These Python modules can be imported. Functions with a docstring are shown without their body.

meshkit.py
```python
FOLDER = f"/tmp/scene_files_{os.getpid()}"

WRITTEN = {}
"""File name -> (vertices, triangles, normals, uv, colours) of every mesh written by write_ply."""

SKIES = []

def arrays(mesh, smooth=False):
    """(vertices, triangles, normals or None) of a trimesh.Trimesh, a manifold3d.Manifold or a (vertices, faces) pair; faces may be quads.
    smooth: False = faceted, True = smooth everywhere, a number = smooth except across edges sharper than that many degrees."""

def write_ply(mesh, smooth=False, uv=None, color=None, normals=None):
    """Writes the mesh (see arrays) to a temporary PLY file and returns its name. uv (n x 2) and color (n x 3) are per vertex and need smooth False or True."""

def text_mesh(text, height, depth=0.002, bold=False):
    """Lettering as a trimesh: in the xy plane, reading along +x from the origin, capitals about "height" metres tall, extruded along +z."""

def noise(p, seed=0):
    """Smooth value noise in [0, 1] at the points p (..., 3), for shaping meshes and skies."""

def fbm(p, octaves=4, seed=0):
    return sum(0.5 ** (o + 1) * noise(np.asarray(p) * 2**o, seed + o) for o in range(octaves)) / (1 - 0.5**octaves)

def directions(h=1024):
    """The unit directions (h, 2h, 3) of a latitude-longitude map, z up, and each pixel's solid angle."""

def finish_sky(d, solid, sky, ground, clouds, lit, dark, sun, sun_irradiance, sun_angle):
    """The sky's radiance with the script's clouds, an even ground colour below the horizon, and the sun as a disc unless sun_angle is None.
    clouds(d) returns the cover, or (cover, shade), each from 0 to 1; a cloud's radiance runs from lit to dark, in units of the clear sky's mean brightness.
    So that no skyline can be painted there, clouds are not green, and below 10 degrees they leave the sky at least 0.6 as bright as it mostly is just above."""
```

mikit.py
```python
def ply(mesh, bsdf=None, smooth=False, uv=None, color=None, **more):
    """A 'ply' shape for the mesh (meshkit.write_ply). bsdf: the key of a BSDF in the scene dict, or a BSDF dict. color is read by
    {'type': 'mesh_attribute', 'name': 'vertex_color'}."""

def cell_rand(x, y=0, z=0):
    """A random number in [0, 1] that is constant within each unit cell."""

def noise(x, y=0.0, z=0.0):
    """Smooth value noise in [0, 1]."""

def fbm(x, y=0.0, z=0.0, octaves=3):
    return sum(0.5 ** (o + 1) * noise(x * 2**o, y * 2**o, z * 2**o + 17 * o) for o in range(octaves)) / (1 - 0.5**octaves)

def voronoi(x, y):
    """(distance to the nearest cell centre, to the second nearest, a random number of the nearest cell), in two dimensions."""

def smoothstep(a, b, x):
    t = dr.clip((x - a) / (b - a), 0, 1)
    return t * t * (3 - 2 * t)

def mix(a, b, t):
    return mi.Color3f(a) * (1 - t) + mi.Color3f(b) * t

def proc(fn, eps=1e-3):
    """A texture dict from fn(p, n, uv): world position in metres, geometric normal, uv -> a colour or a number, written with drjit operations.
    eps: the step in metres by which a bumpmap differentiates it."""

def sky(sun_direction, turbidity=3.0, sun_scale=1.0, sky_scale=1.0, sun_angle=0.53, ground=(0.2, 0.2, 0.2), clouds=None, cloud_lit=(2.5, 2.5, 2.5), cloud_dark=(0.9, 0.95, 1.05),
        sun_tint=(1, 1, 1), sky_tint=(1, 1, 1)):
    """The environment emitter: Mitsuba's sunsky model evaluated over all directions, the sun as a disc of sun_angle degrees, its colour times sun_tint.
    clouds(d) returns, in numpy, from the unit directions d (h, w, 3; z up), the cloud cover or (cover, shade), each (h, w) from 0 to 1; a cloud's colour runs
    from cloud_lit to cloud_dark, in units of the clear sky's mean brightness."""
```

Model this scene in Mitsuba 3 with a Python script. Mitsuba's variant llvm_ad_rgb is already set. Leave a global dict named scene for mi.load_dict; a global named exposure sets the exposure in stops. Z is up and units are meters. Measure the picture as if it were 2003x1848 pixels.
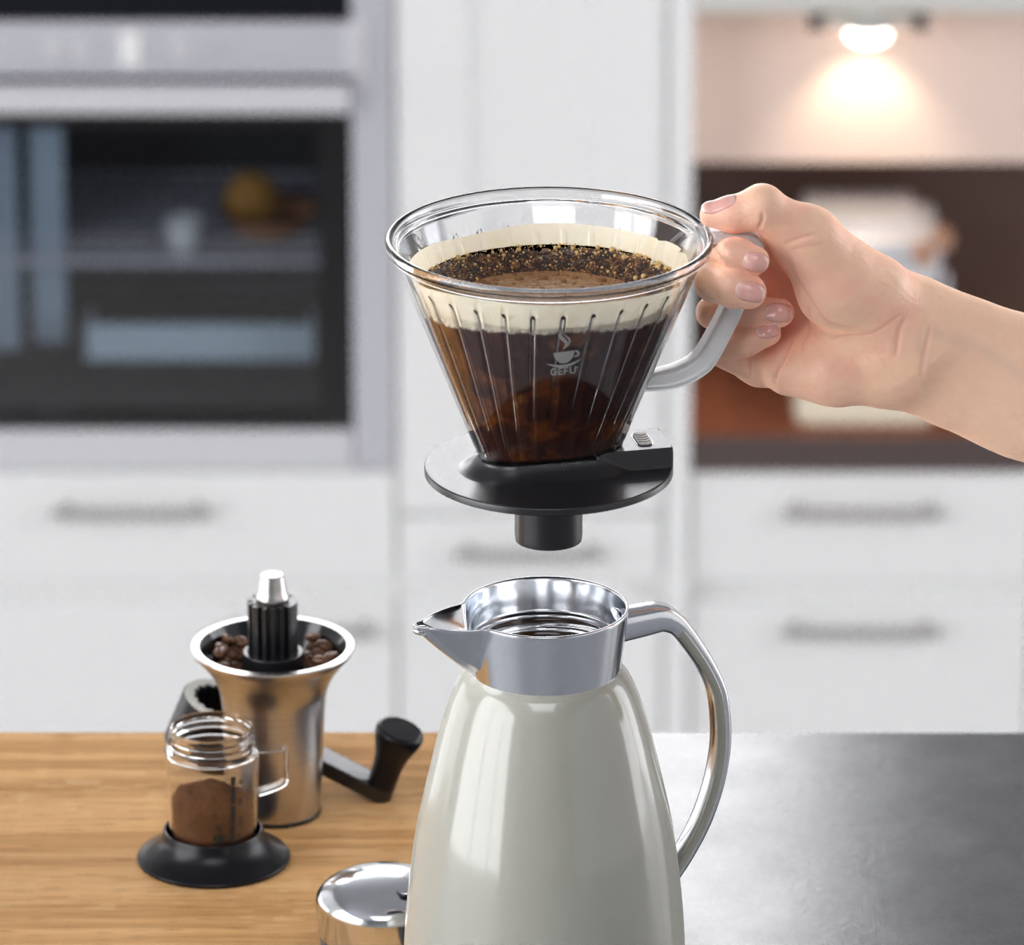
import math
import numpy as np
import trimesh
import manifold3d as m3
import shapely
import shapely.geometry as sg
from shapely import affinity
import mitsuba as mi
import drjit as dr
import mikit
import meshkit

scene, labels = {}, {}
T = mi.ScalarTransform4f

# ------------------------------------------------------------------ camera
PITCH = math.radians(20.5)
FWD = np.array([0.0, math.cos(PITCH), -math.sin(PITCH)])
CAM = np.array([-0.0147, -2.9596, 1.3953])
scene['camera'] = {
    'type': 'thinlens', 'fov_axis': 'x', 'fov': math.degrees(2 * math.atan(1001.5 / 14000.0)),
    'aperture_radius': 0.0087, 'focus_distance': 3.20, 'near_clip': 0.05, 'far_clip': 60.0,
    'to_world': T().look_at(origin=CAM.tolist(), target=(CAM + FWD).tolist(), up=[0, 0, 1]),
}
exposure = -0.3

# ------------------------------------------------------------------ large lights (window panes with daylight, ceiling light)
L_LEFT, L_KITCHEN, L_BACK, L_RIGHT, L_CEIL = 7.0, 2.1, 7.6, 5.0, 4.2
DAY = np.array([1.0, 1.0, 1.02])


# ------------------------------------------------------------------ helpers
def proc(fn, eps=1e-3):
    return mikit.proc(fn, eps)


def rgb(*c):
    return {'type': 'rgb', 'value': list(c)}


def add(key, mesh, mat, smooth=35, label=None, cat=None, group=None, kind=None, **more):
    if isinstance(mesh, trimesh.Trimesh) and 'color' not in more and mesh.is_watertight and mesh.volume < 0: mesh.invert()
    scene[key] = mikit.ply(mesh, mat, smooth=smooth, **more)
    tag(key, label, cat, group, kind)


def tag(key, label=None, cat=None, group=None, kind=None):
    d = {}
    if label: d['label'] = label
    if cat: d['category'] = cat
    if group: d['group'] = group
    if kind: d['kind'] = kind
    if d: labels[key] = d


def num(name, i):
    return name if i == 0 else '%s_%03d' % (name, i)


def box(x0, x1, y0, y1, z0, z1, r=0.0):
    if r <= 0:
        return trimesh.creation.box(bounds=[[x0, y0, z0], [x1, y1, z1]])
    r = min(r, (x1 - x0) / 2.001, (y1 - y0) / 2.001, (z1 - z0) / 2.001)
    pts = []
    a = r * (1 - math.sqrt(0.5))
    for sx, X, dx in ((0, x0, 1), (1, x1, -1)):
        for sy, Y, dy in ((0, y0, 1), (1, y1, -1)):
            for sz, Z, dz in ((0, z0, 1), (1, z1, -1)):
                pts += [[X, Y + dy * r, Z + dz * r], [X + dx * r, Y, Z + dz * r], [X + dx * r, Y + dy * r, Z],
                        [X + dx * a, Y + dy * a, Z + dz * r], [X + dx * a, Y + dy * r, Z + dz * a], [X + dx * r, Y + dy * a, Z + dz * a]]
    return trimesh.Trimesh(np.array(pts)).convex_hull


def cat_m(*ms):
    return trimesh.util.concatenate(list(ms))


def grid_faces(m, n, closed=True):
    i, j = np.meshgrid(np.arange(m - 1), np.arange(n if closed else n - 1), indexing='ij')
    a, b = i * n + j, i * n + (j + 1) % n
    c, d = a + n, b + n
    return np.vstack([np.stack([a, b, d], -1).reshape(-1, 3), np.stack([a, d, c], -1).reshape(-1, 3)])


def loft(rings, cap0=True, cap1=True, loop=False):
    """rings (m, n, 3), each ring counter-clockwise seen from the end that the rings run towards."""
    R = np.asarray(rings, float)
    m, n = R.shape[:2]
    v, f = R.reshape(-1, 3), grid_faces(m, n)
    if loop:
        j = np.arange(n)
        a, b = (m - 1) * n + j, (m - 1) * n + (j + 1) % n
        f = np.vstack([f, np.stack([a, b, (j + 1) % n], -1), np.stack([a, (j + 1) % n, j], -1)])
        return trimesh.Trimesh(v, f, process=False)
    extra = []
    j = np.arange(n)
    if cap0:
        v = np.vstack([v, R[0].mean(0)])
        extra.append(np.stack([(j + 1) % n, j, np.full(n, len(v) - 1)], -1))
    if cap1:
        v = np.vstack([v, R[-1].mean(0)])
        o = (m - 1) * n
        extra.append(np.stack([o + j, o + (j + 1) % n, np.full(n, len(v) - 1)], -1))
    return trimesh.Trimesh(v, np.vstack([f] + extra), process=False)


def lathe(profile, n=128, c=(0, 0, 0)):
    """Revolve an open (r, z) outline that runs round the body; a closed outline (last = first) makes a ring."""
    p = np.asarray(profile, float)
    a = np.arange(n) * 2 * np.pi / n
    closed = np.allclose(p[0], p[-1])
    if closed: p = p[:-1]
    R = np.stack([p[:, :1] * np.cos(a), p[:, :1] * np.sin(a), np.repeat(p[:, 1:], n, 1)], -1) + np.asarray(c)
    if closed:
        return loft(R, loop=True)
    return loft(R, p[0, 0] > 1e-9 or True, True)


def smooth_curve(pts, k=8):
    """Catmull-Rom through the points."""
    p = np.asarray(pts, float)
    q = np.vstack([2 * p[0] - p[1], p, 2 * p[-1] - p[-2]])
    out = []
    for i in range(1, len(q) - 2):
        for t in np.arange(k) / k:
            out.append(0.5 * (2 * q[i] + (q[i + 1] - q[i - 1]) * t + (2 * q[i - 1] - 5 * q[i] + 4 * q[i + 1] - q[i + 2]) * t * t
                              + (-q[i - 1] + 3 * q[i] - 3 * q[i + 1] + q[i + 2]) * t ** 3))
    return np.vstack([out, p[-1]])


def sweep(path, section, side, scale=None, cap=True):
    """section (n, 2): first coordinate along 'side x tangent'-normal, second along side."""
    p = np.asarray(path, float)
    t = np.gradient(p, axis=0)
    t /= np.linalg.norm(t, axis=1, keepdims=True)
    s = np.asarray(side, float)
    s = np.broadcast_to(s, p.shape)
    s = s - (s * t).sum(1, keepdims=True) * t
    s /= np.linalg.norm(s, axis=1, keepdims=True)
    nrm = np.cross(s, t)
    sec = np.asarray(section, float)
    sc = np.ones((len(p), 2)) if scale is None else np.asarray(scale, float).reshape(len(p), -1) * np.ones((1, 2))
    R = p[:, None] + (sec[None, :, 0] * sc[:, None, 0])[..., None] * nrm[:, None] + (sec[None, :, 1] * sc[:, None, 1])[..., None] * s[:, None]
    m = loft(R, cap, cap)
    if m.volume < 0: m.invert()
    return m


def superellipse(a, b, e=0.5, n=48):
    t = np.arange(n) * 2 * np.pi / n
    c, s = np.cos(t), np.sin(t)
    return np.stack([a * np.sign(c) * np.abs(c) ** e, b * np.sign(s) * np.abs(s) ** e], -1)


def extrude(poly, h):
    ms = [trimesh.creation.extrude_polygon(g, h, engine='earcut') for g in getattr(poly, 'geoms', [poly])]
    return cat_m(*ms)


# ------------------------------------------------------------------ materials
def pr(c, rough, **k):
    d = {'type': 'principled', 'base_color': c if isinstance(c, dict) else rgb(*c), 'roughness': rough}
    d.update(k)
    return d


ns, fbm, mix, smoothstep = mikit.noise, mikit.fbm, mikit.mix, mikit.smoothstep

mats = {
    'wall_paint': pr((0.78, 0.78, 0.77), 0.7),
    'wall_dark': pr((0.16, 0.16, 0.165), 0.7),
    'ceiling_paint': pr((0.20, 0.20, 0.21), 0.8),
    'floor_stone': pr((0.50, 0.50, 0.50), 0.5),
    'cabinet_white': pr((0.84, 0.84, 0.835), 0.35),
    'hood_grey': pr((0.62, 0.61, 0.57), 0.4),
    'beige_wall': pr((0.76, 0.60, 0.53), 0.6),
    'brown_wall': pr((0.10, 0.058, 0.046), 0.45),
    'counter_brown': pr((0.30, 0.10, 0.05), 0.35),
    'counter_edge': pr((0.085, 0.06, 0.056), 0.4),
    'oven_steel': pr((0.68, 0.68, 0.73), 0.36, metallic=0.45),
    'bright_steel': pr((0.78, 0.78, 0.81), 0.28, metallic=0.4),
    'oven_black': pr((0.012, 0.012, 0.013), 0.2),
    'oven_enamel': pr((0.055, 0.055, 0.06), 0.4),
    'tray_enamel': pr((0.55, 0.66, 0.72), 0.3),
    'side_steel': pr((0.42, 0.50, 0.58), 0.4),
    'terracotta': pr((0.55, 0.25, 0.12), 0.6),
    'crust': pr((0.48, 0.22, 0.03), 0.7),
    'handle_grey': pr((0.45, 0.44, 0.43), 0.4, metallic=0.4),
    'window_frame': pr((0.8, 0.8, 0.8), 0.5),
    'cream_enamel_far': pr((0.82, 0.72, 0.56), 0.25),
    'copper': pr((0.75, 0.42, 0.28), 0.3, metallic=0.7),
    'black_plastic': pr((0.012, 0.012, 0.014), 0.30),
    'black_satin': pr((0.010, 0.010, 0.012), 0.30, specular=0.7),
    'black_matte': pr((0.004, 0.004, 0.006), 0.30, specular=0.3),
    'black_gloss': pr((0.010, 0.011, 0.014), 0.12),
    'button_grey': pr((0.42, 0.41, 0.38), 0.45),
    'cream_lacquer': pr((0.315, 0.312, 0.272), 0.12, clearcoat=1.0, clearcoat_gloss=0.97, specular=0.5),
    'pale_slab': pr((0.21, 0.22, 0.24), 0.4),
    'island_body': pr((0.05, 0.05, 0.055), 0.5),
    'print_grey': pr((0.24, 0.235, 0.23), 0.6),
    'print_black': pr((0.012, 0.011, 0.010), 0.6),
    'chrome': {'type': 'roughconductor', 'material': 'none', 'alpha': 0.018, 'distribution': 'ggx', 'specular_reflectance': rgb(0.80, 0.82, 0.85)},
    'clear_plastic': {'type': 'dielectric', 'int_ior': 1.49, 'ext_ior': 1.0},
    'frosted_plastic': {'type': 'principled', 'base_color': rgb(0.95, 0.96, 0.97), 'roughness': 0.25, 'spec_trans': 0.28, 'eta': 1.49},
    'oven_glass': {'type': 'thindielectric', 'int_ior': 1.5, 'specular_transmittance': rgb(0.62, 0.66, 0.70)},
    'brewed': pr((0.05, 0.018, 0.004), 0.05),
    'nail': pr((0.78, 0.48, 0.43), 0.22, specular=0.55),
    'nail_tip': pr((0.86, 0.80, 0.76), 0.25),
}


def steel_color(p, n, uv):
    g = ns(p.x * 20, p.y * 20, p.z * 2600)
    return mix((0.52, 0.50, 0.485), (0.66, 0.64, 0.62), g)


def steel_bump(p, n, uv):
    return ns(p.x * 60, p.y * 60, p.z * 3500)


mats['brushed_steel'] = {'type': 'bumpmap', 'arbitrary': {'type': 'proc', **{k: v for k, v in proc(steel_bump, 1e-4).items() if k != 'type'}}, 'scale': 0.00003,
                         'bsdf': pr(proc(steel_color), 0.27, metallic=1.0)}

PLANK_W, PLANK_Y1 = 0.0735, 0.396


def wood_color(p, n, uv):
    row = dr.floor((PLANK_Y1 - p.y) / PLANK_W)
    off = row * 7.31
    wob = fbm(p.x * 5 + off, p.y * 18, row, octaves=3)
    y = p.y + wob * 0.012
    bands = fbm(p.x * 4.5 + off, y * 130, 3.1, octaves=4)
    fine = ns(p.x * 30 + off, p.y * 950, 7.7)
    pores = smoothstep(0.66, 0.86, ns(p.x * 62 + off, p.y * 1500, 2.2))
    flake = smoothstep(0.62, 0.8, ns(p.x * 120, p.y * 300, row)) * smoothstep(0.5, 0.75, ns(p.x * 9 + off, p.y * 30, 9.0))
    tone = mikit.cell_rand(row, 3.0, 5.0)
    c = mix((0.615, 0.345, 0.145), (0.43, 0.215, 0.075), smoothstep(0.36, 0.66, bands))
    c = mix(c, (0.72, 0.46, 0.23), 0.34 * fine)
    c = mix(c, (0.25, 0.115, 0.04), 0.55 * pores)
    c = mix(c, (0.72, 0.48, 0.25), 0.35 * flake)
    return c * (0.93 + 0.17 * tone)


mats['oak'] = pr(proc(wood_color), 0.65, specular=0.05)


def stone_color(p, n, uv):
    a = fbm(p.x * 60, p.y * 60, p.z * 60, octaves=4)
    b = ns(p.x * 900, p.y * 900, p.z * 900)
    c = fbm(p.x * 9, p.y * 9, 4.0, octaves=3)
    return mix((0.018, 0.019, 0.023), (0.050, 0.053, 0.060), dr.clip(0.45 * a + 0.25 * b + 0.4 * c - 0.05, 0, 1))


def stone_bump(p, n, uv):
    return 0.6 * fbm(p.x * 260, p.y * 260, 1.0, octaves=3) + 0.4 * ns(p.x * 1500, p.y * 1500, 2.0)


def stone_rough(p, n, uv):
    return 0.13 + 0.09 * fbm(p.x * 35, p.y * 35, 9.0, octaves=4)


mats['stone'] = {'type': 'bumpmap', 'arbitrary': proc(stone_bump, 2e-4), 'scale': 0.00003, 'bsdf': pr(proc(stone_color), proc(stone_rough), specular=0.6)}
for k, v in mats.items():
    scene[k] = v

# ------------------------------------------------------------------ the room
ZF, ZC = -1.9, 2.4
XL, XR, YF, YB = -2.6, 2.6, -5.0, 4.25
add('floor', box(XL, XR, YF, YB, ZF - 0.1, ZF), 'floor_stone', kind='structure')
add('ceiling', box(XL, XR, YF, YB, ZC, ZC + 0.1), 'ceiling_paint', kind='structure')
add('wall_left', box(XL - 0.1, XL, YF, YB, ZF, ZC), 'wall_paint', kind='structure')
add('wall_right', box(XR, XR + 0.1, YF, YB, ZF, ZC), 'wall_paint', kind='structure')
add('wall_back', box(XL, XR, YB, YB + 0.1, ZF, ZC), 'wall_paint', kind='structure')
add('wall_front', box(XL, XR, YF - 0.1, YF, ZF, ZC), 'wall_dark', kind='structure')


def window(i, axis, pos, inward, a0, a1, z0, z1, radiance, cols):
    """A daylit window on a wall; 'axis' is the wall's normal axis, a runs along the wall."""
    key = 'window_%d' % i
    def bx(u0, u1, w0, w1, d0, d1):
        lo, hi = sorted((pos + inward * d0, pos + inward * d1))
        return box(lo, hi, u0, u1, w0, w1) if axis == 'x' else box(u0, u1, lo, hi, w0, w1)
    fr = [bx(a0 - 0.06, a0, z0 - 0.06, z1 + 0.06, 0, 0.05), bx(a1, a1 + 0.06, z0 - 0.06, z1 + 0.06, 0, 0.05),
          bx(a0, a1, z0 - 0.06, z0, 0, 0.05), bx(a0, a1, z1, z1 + 0.06, 0, 0.05)]
    for c in range(1, cols):
        x = a0 + (a1 - a0) * c / cols
        fr.append(bx(x - 0.025, x + 0.025, z0, z1, 0, 0.045))
    add(key + '__frame', cat_m(*fr), 'window_frame', smooth=False)
    d = pos + inward * 0.012
    if axis == 'x':
        q = np.array([[d, a0, z0], [d, a1, z0], [d, a1, z1], [d, a0, z1]])
        nrm = np.array([inward, 0, 0])
    else:
        q = np.array([[a0, d, z0], [a1, d, z0], [a1, d, z1], [a0, d, z1]])
        nrm = np.array([0, inward, 0])
    f = np.array([[0, 1, 2], [0, 2, 3]])
    if np.cross(q[1] - q[0], q[2] - q[0]) @ nrm < 0: f = f[:, ::-1]
    add(key + '__pane', (q, f), 'window_frame', smooth=False, emitter={'type': 'area', 'radiance': rgb(*(radiance * DAY))})
    tag(key, kind='structure')


window(1, 'x', XL, 1, -3.1, 0.1, -0.4, 2.1, L_LEFT, 3)
window(2, 'x', XL, 1, 0.7, 3.2, -1.6, 0.5, L_KITCHEN, 3)
window(3, 'y', YB, -1, -1.7, 0.31, 0.75, 2.25, L_BACK, 3)
window(4, 'x', XR, -1, 0.3, 1.9, -0.8, 1.6, L_RIGHT, 2)
k = 'ceiling_light'
tag(k, 'square flat light panel on the ceiling above the front of the island', 'ceiling light')
add(k + '__frame', box(-0.95, 0.65, -3.05, -1.45, ZC - 0.03, ZC - 0.0005), 'window_frame', smooth=False)
add(k + '__diffuser', (np.array([[-0.92, -3.02, ZC - 0.031], [0.62, -3.02, ZC - 0.031], [0.62, -1.48, ZC - 0.031], [-0.92, -1.48, ZC - 0.031]]), np.array([[0, 2, 1], [0, 3, 2]])), 'window_frame', smooth=False,
    emitter={'type': 'area', 'radiance': rgb(*(L_CEIL * DAY))})

# ------------------------------------------------------------------ kitchen behind (blurred)
YK = 3.60


def drawer(key, x0, x1, z0, z1, hx0=None, hx1=None, hz=None, y=YK):
    add(key, box(x0, x1, y, y + 0.02, z0, z1, 0.002), 'cabinet_white', smooth=False)
    if hx0 is not None:
        h = trimesh.creation.cylinder(0.0055, hx1 - hx0, sections=20)
        h.apply_transform(trimesh.transformations.rotation_matrix(np.pi / 2, [0, 1, 0]))
        h.apply_translation([(hx0 + hx1) / 2, y - 0.022, hz])
        st = [box(x - 0.005, x + 0.005, y - 0.022, y + 0.001, hz - 0.004, hz + 0.004) for x in (hx0 + 0.012, hx1 - 0.012)]
        add(key + '__handle', cat_m(h, *st), 'handle_grey', label='grey bar handle')


def base_unit(key, x0, x1, ztop, label, hs):
    tag(key, label, 'cabinet')
    add(key + '__carcass', box(x0, x1, YK + 0.021, YB - 0.02, ZF + 0.1, ztop), 'cabinet_white', smooth=False)
    add(key + '__plinth', box(x0, x1, YK + 0.06, YK + 0.08, ZF, ZF + 0.1), 'cabinet_white', smooth=False)
    zs = [(-1.172, ztop - 0.004), (-1.42, -1.1925), (-1.79, -1.425)]
    for i, ((z0, z1), h) in enumerate(zip(zs, hs)):
        drawer(key + '__' + num('drawer', i), x0 + 0.0015, x1 - 0.0015, z0, z1, *(h or ()))


base_unit('drawer_cabinet', -0.6453, -0.1279, -1.0524, 'white drawer cabinet below the steel oven', [(-0.4640, -0.3100, -1.0925), (-0.300, -0.148, -1.2177), (-0.47, -0.31, -1.47)])
base_unit('drawer_cabinet_001', 0.1595, 0.4969, -1.0530, 'white drawer cabinet below the brown counter with the coffee machine', [(0.252, 0.4045, -1.0925), (0.252, 0.4045, -1.2177), (0.252, 0.4045, -1.47)])
base_unit('drawer_cabinet_002', 0.4972, 0.9, -1.0530, 'white drawer cabinet at the far right of the brown counter', [(0.6, 0.8, -1.0925), (0.6, 0.8, -1.2177), None])

# tall cabinet between the oven and the niche
k = 'tall_cabinet'
tag(k, 'tall white cabinet between the oven and the coffee niche', 'cabinet')
add(k + '__carcass', box(-0.1275, 0.1590, YK + 0.021, YB - 0.02, ZF + 0.1, 0.35), 'cabinet_white', smooth=False)
add(k + '__plinth', box(-0.1275, 0.1590, YK + 0.06, YK + 0.08, ZF, ZF + 0.1), 'cabinet_white', smooth=False)
add(k + '__door', cat_m(box(-0.1262, -0.0550, YK, YK + 0.02, -1.10, 0.345, 0.002), box(0.0640, 0.1335, YK, YK + 0.02, -1.10, 0.345, 0.002),
                        box(-0.055, 0.064, YK + 0.007, YK + 0.02, -1.10, 0.345)), 'cabinet_white', smooth=False)
add(k + '__side_panel', box(0.1362, 0.1590, YK - 0.012, YK + 0.0205, -1.80, 0.35, 0.002), 'cabinet_white', smooth=False)
drawer(k + '__drawer', -0.1262, 0.1335, -1.172, -1.104, -0.0700, 0.0745, -1.156 + 0.02)
drawer(k + '__drawer_001', -0.1262, 0.1335, -1.42, -1.1925)
drawer(k + '__drawer_002', -0.1262, 0.1335, -1.79, -1.425)
k = 'tall_cabinet_001'
tag(k, 'tall plain white cabinet left of the steel oven', 'cabinet')
add(k + '__carcass', box(-1.5, -0.6475, YK + 0.021, YB - 0.02, ZF, 0.35), 'cabinet_white', smooth=False)
add(k + '__door', box(-1.07, -0.6490, YK, YK + 0.02, ZF + 0.1, 0.345, 0.002), 'cabinet_white', smooth=False)
add(k + '__door_001', box(-1.499, -1.073, YK, YK + 0.02, ZF + 0.1, 0.345, 0.002), 'cabinet_white', smooth=False)
k = 'tall_cabinet_002'
tag(k, 'tall plain white cabinet right of the coffee niche', 'cabinet')
add(k + '__carcass', box(0.902, 1.5, YK + 0.021, YB - 0.02, ZF, 0.35), 'cabinet_white', smooth=False)
add(k + '__door', box(0.9035, 1.499, YK, YK + 0.02, ZF + 0.1, 0.345, 0.002), 'cabinet_white', smooth=False)

# oven column: steel surround, upper appliance, control panel, bar handle, glass door with a lit cavity
k = 'oven'
tag(k, 'built-in stainless steel oven with a wide bar handle and dark glass door', 'oven')
x0, x1, xs = -0.6440, -0.1690, -0.1290
add(k + '__surround', box(x1 + 0.0005, xs, YK - 0.004, YK + 0.03, -1.0510, -0.36, 0.001), 'oven_steel', smooth=False, label='grey steel side trim')
add(k + '__control_panel', box(x0, -0.1700, YK - 0.008, YK + 0.03, -0.6500, -0.5955, 0.0015), 'oven_steel', smooth=False)
add(k + '__end_cap', box(-0.1735, -0.1535, YK - 0.012, YK + 0.001, -0.6470, -0.5965, 0.002), 'bright_steel', smooth=False, label='bright steel end block')
for i, (px, r) in enumerate(((-0.4514, 0.0105), (-0.4279, 0.0105), (-0.3304, 0.0105), (-0.3090, 0.0100))):
    c = trimesh.creation.cylinder(r, 0.006, sections=32)
    c.apply_transform(trimesh.transformations.rotation_matrix(np.pi / 2, [1, 0, 0]))
    c.apply_translation([px, YK - 0.0105, -0.6215])
    add(k + '__' + num('knob', i), c, 'oven_steel' if i == 3 else 'bright_steel')
add(k + '__display', box(-0.3895, -0.3705, YK - 0.012, YK - 0.007, -0.6390, -0.6040, 0.001), 'cabinet_white', smooth=False, label='narrow white display')
add(k + '__door_head', box(x0, -0.1690, YK - 0.002, YK + 0.03, -0.6910, -0.6510), 'oven_black', smooth=False, label='black glass strip behind the handle')
h = trimesh.creation.cylinder(0.0150, 0.474, sections=40)
h.apply_transform(trimesh.transformations.rotation_matrix(np.pi / 2, [0, 1, 0]))
h.apply_translation([-0.4070, YK - 0.030, -0.6650])
add(k + '__handle', cat_m(h, box(-0.62, -0.60, YK - 0.03, YK, -0.670, -0.660), box(-0.205, -0.185, YK - 0.03, YK, -0.670, -0.660)), 'bright_steel', label='polished steel bar handle')
add(k + '__door_frame', cat_m(box(x0, x0 + 0.03, YK - 0.002, YK + 0.02, -1.0105, -0.6915), box(-0.2010, -0.1690, YK - 0.002, YK + 0.02, -1.0105, -0.6915),
                              box(x0 + 0.03, -0.2010, YK - 0.002, YK + 0.02, -0.7030, -0.6915), box(x0 + 0.03, -0.2010, YK - 0.002, YK + 0.02, -1.0105, -0.9960)), 'oven_black', smooth=False)
gx0, gx1, gz0, gz1 = x0 + 0.03, -0.2010, -0.9960, -0.7030
add(k + '__door_glass', (np.array([[gx0, YK + 0.004, gz0], [gx1, YK + 0.004, gz0], [gx1, YK + 0.004, gz1], [gx0, YK + 0.004, gz1]]), np.array([[0, 1, 2], [0, 2, 3]])), 'oven_glass', smooth=False)
add(k + '__bottom_rail', box(x0, -0.1705, YK - 0.006, YK + 0.03, -1.0515, -1.0110, 0.001), 'bright_steel', smooth=False, label='light steel bottom rail')
cv = 0.012
add(k + '__cavity', cat_m(box(x0 - 0.0, x0 + cv, YK + 0.03, 4.0, -1.03, -0.66), box(-0.183, -0.171, YK + 0.03, 4.0, -1.03, -0.66), box(x0, -0.171, 4.0, 4.012, -1.03, -0.66),
                          box(x0, -0.171, YK + 0.031, 4.0, -1.03, -1.018), box(x0, -0.171, YK + 0.031, 4.0, -0.68, -0.66)), 'oven_enamel', smooth=False)
add(k + '__side_rack', cat_m(box(-0.600, -0.500, 3.70, 3.712, -0.965, -0.70), box(-0.488, -0.455, 3.72, 3.73, -0.965, -0.70)), 'side_steel', smooth=False, label='blue-grey steel rack panel')
add(k + '__oven_lamp', box(-0.50, -0.22, 3.66, 3.68, -0.694, -0.6802), 'oven_black', smooth=False, emitter={'type': 'area', 'radiance': rgb(1.7, 1.9, 2.1)})
add('baking_tray', cat_m(box(-0.432, -0.209, 3.665, 3.72, -0.962, -0.957), box(-0.432, -0.209, 3.660, 3.667, -0.962, -0.926), box(-0.432, -0.427, 3.665, 3.72, -0.962, -0.930), box(-0.214, -0.209, 3.665, 3.72, -0.962, -0.930)),
    'tray_enamel', smooth=False, label='pale blue enamel baking tray inside the oven', cat='tray')
add('oven_shelf', cat_m(*[box(-0.625, -0.185, y, y + 0.004, -0.872, -0.868) for y in np.linspace(3.70, 3.96, 9)], box(-0.628, -0.183, 3.69, 3.695, -0.874, -0.867), box(-0.628, -0.183, 3.965, 3.97, -0.874, -0.867)),
    'oven_steel', smooth=False, label='wire shelf across the middle of the oven', cat='oven rack')
add('roasting_dish', lathe([(0.0, -0.866), (0.035, -0.866), (0.050, -0.842), (0.052, -0.842), (0.048, -0.846), (0.034, -0.861), (0, -0.861)], 48, (-0.255, 3.78, 0)), 'terracotta', label='terracotta dish on the oven shelf', cat='dish')
e = trimesh.creation.icosphere(3, 1.0)
e.apply_scale([0.028, 0.024, 0.030])
e.vertices *= (1 + 0.10 * (meshkit.fbm(e.vertices * 70, 3) - 0.5))[:, None]
e.apply_translation([-0.272, 3.78, -0.838])
add('bread_roll', e, 'crust', smooth=True, label='golden bread roll in the terracotta dish inside the oven', cat='bread')
add('ramekin', lathe([(0, -0.866), (0.014, -0.866), (0.018, -0.835), (0.0165, -0.835), (0.013, -0.862), (0, -0.862)], 40, (-0.338, 3.72, 0)), 'cabinet_white', label='small white ramekin on the oven shelf', cat='ramekin')

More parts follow.
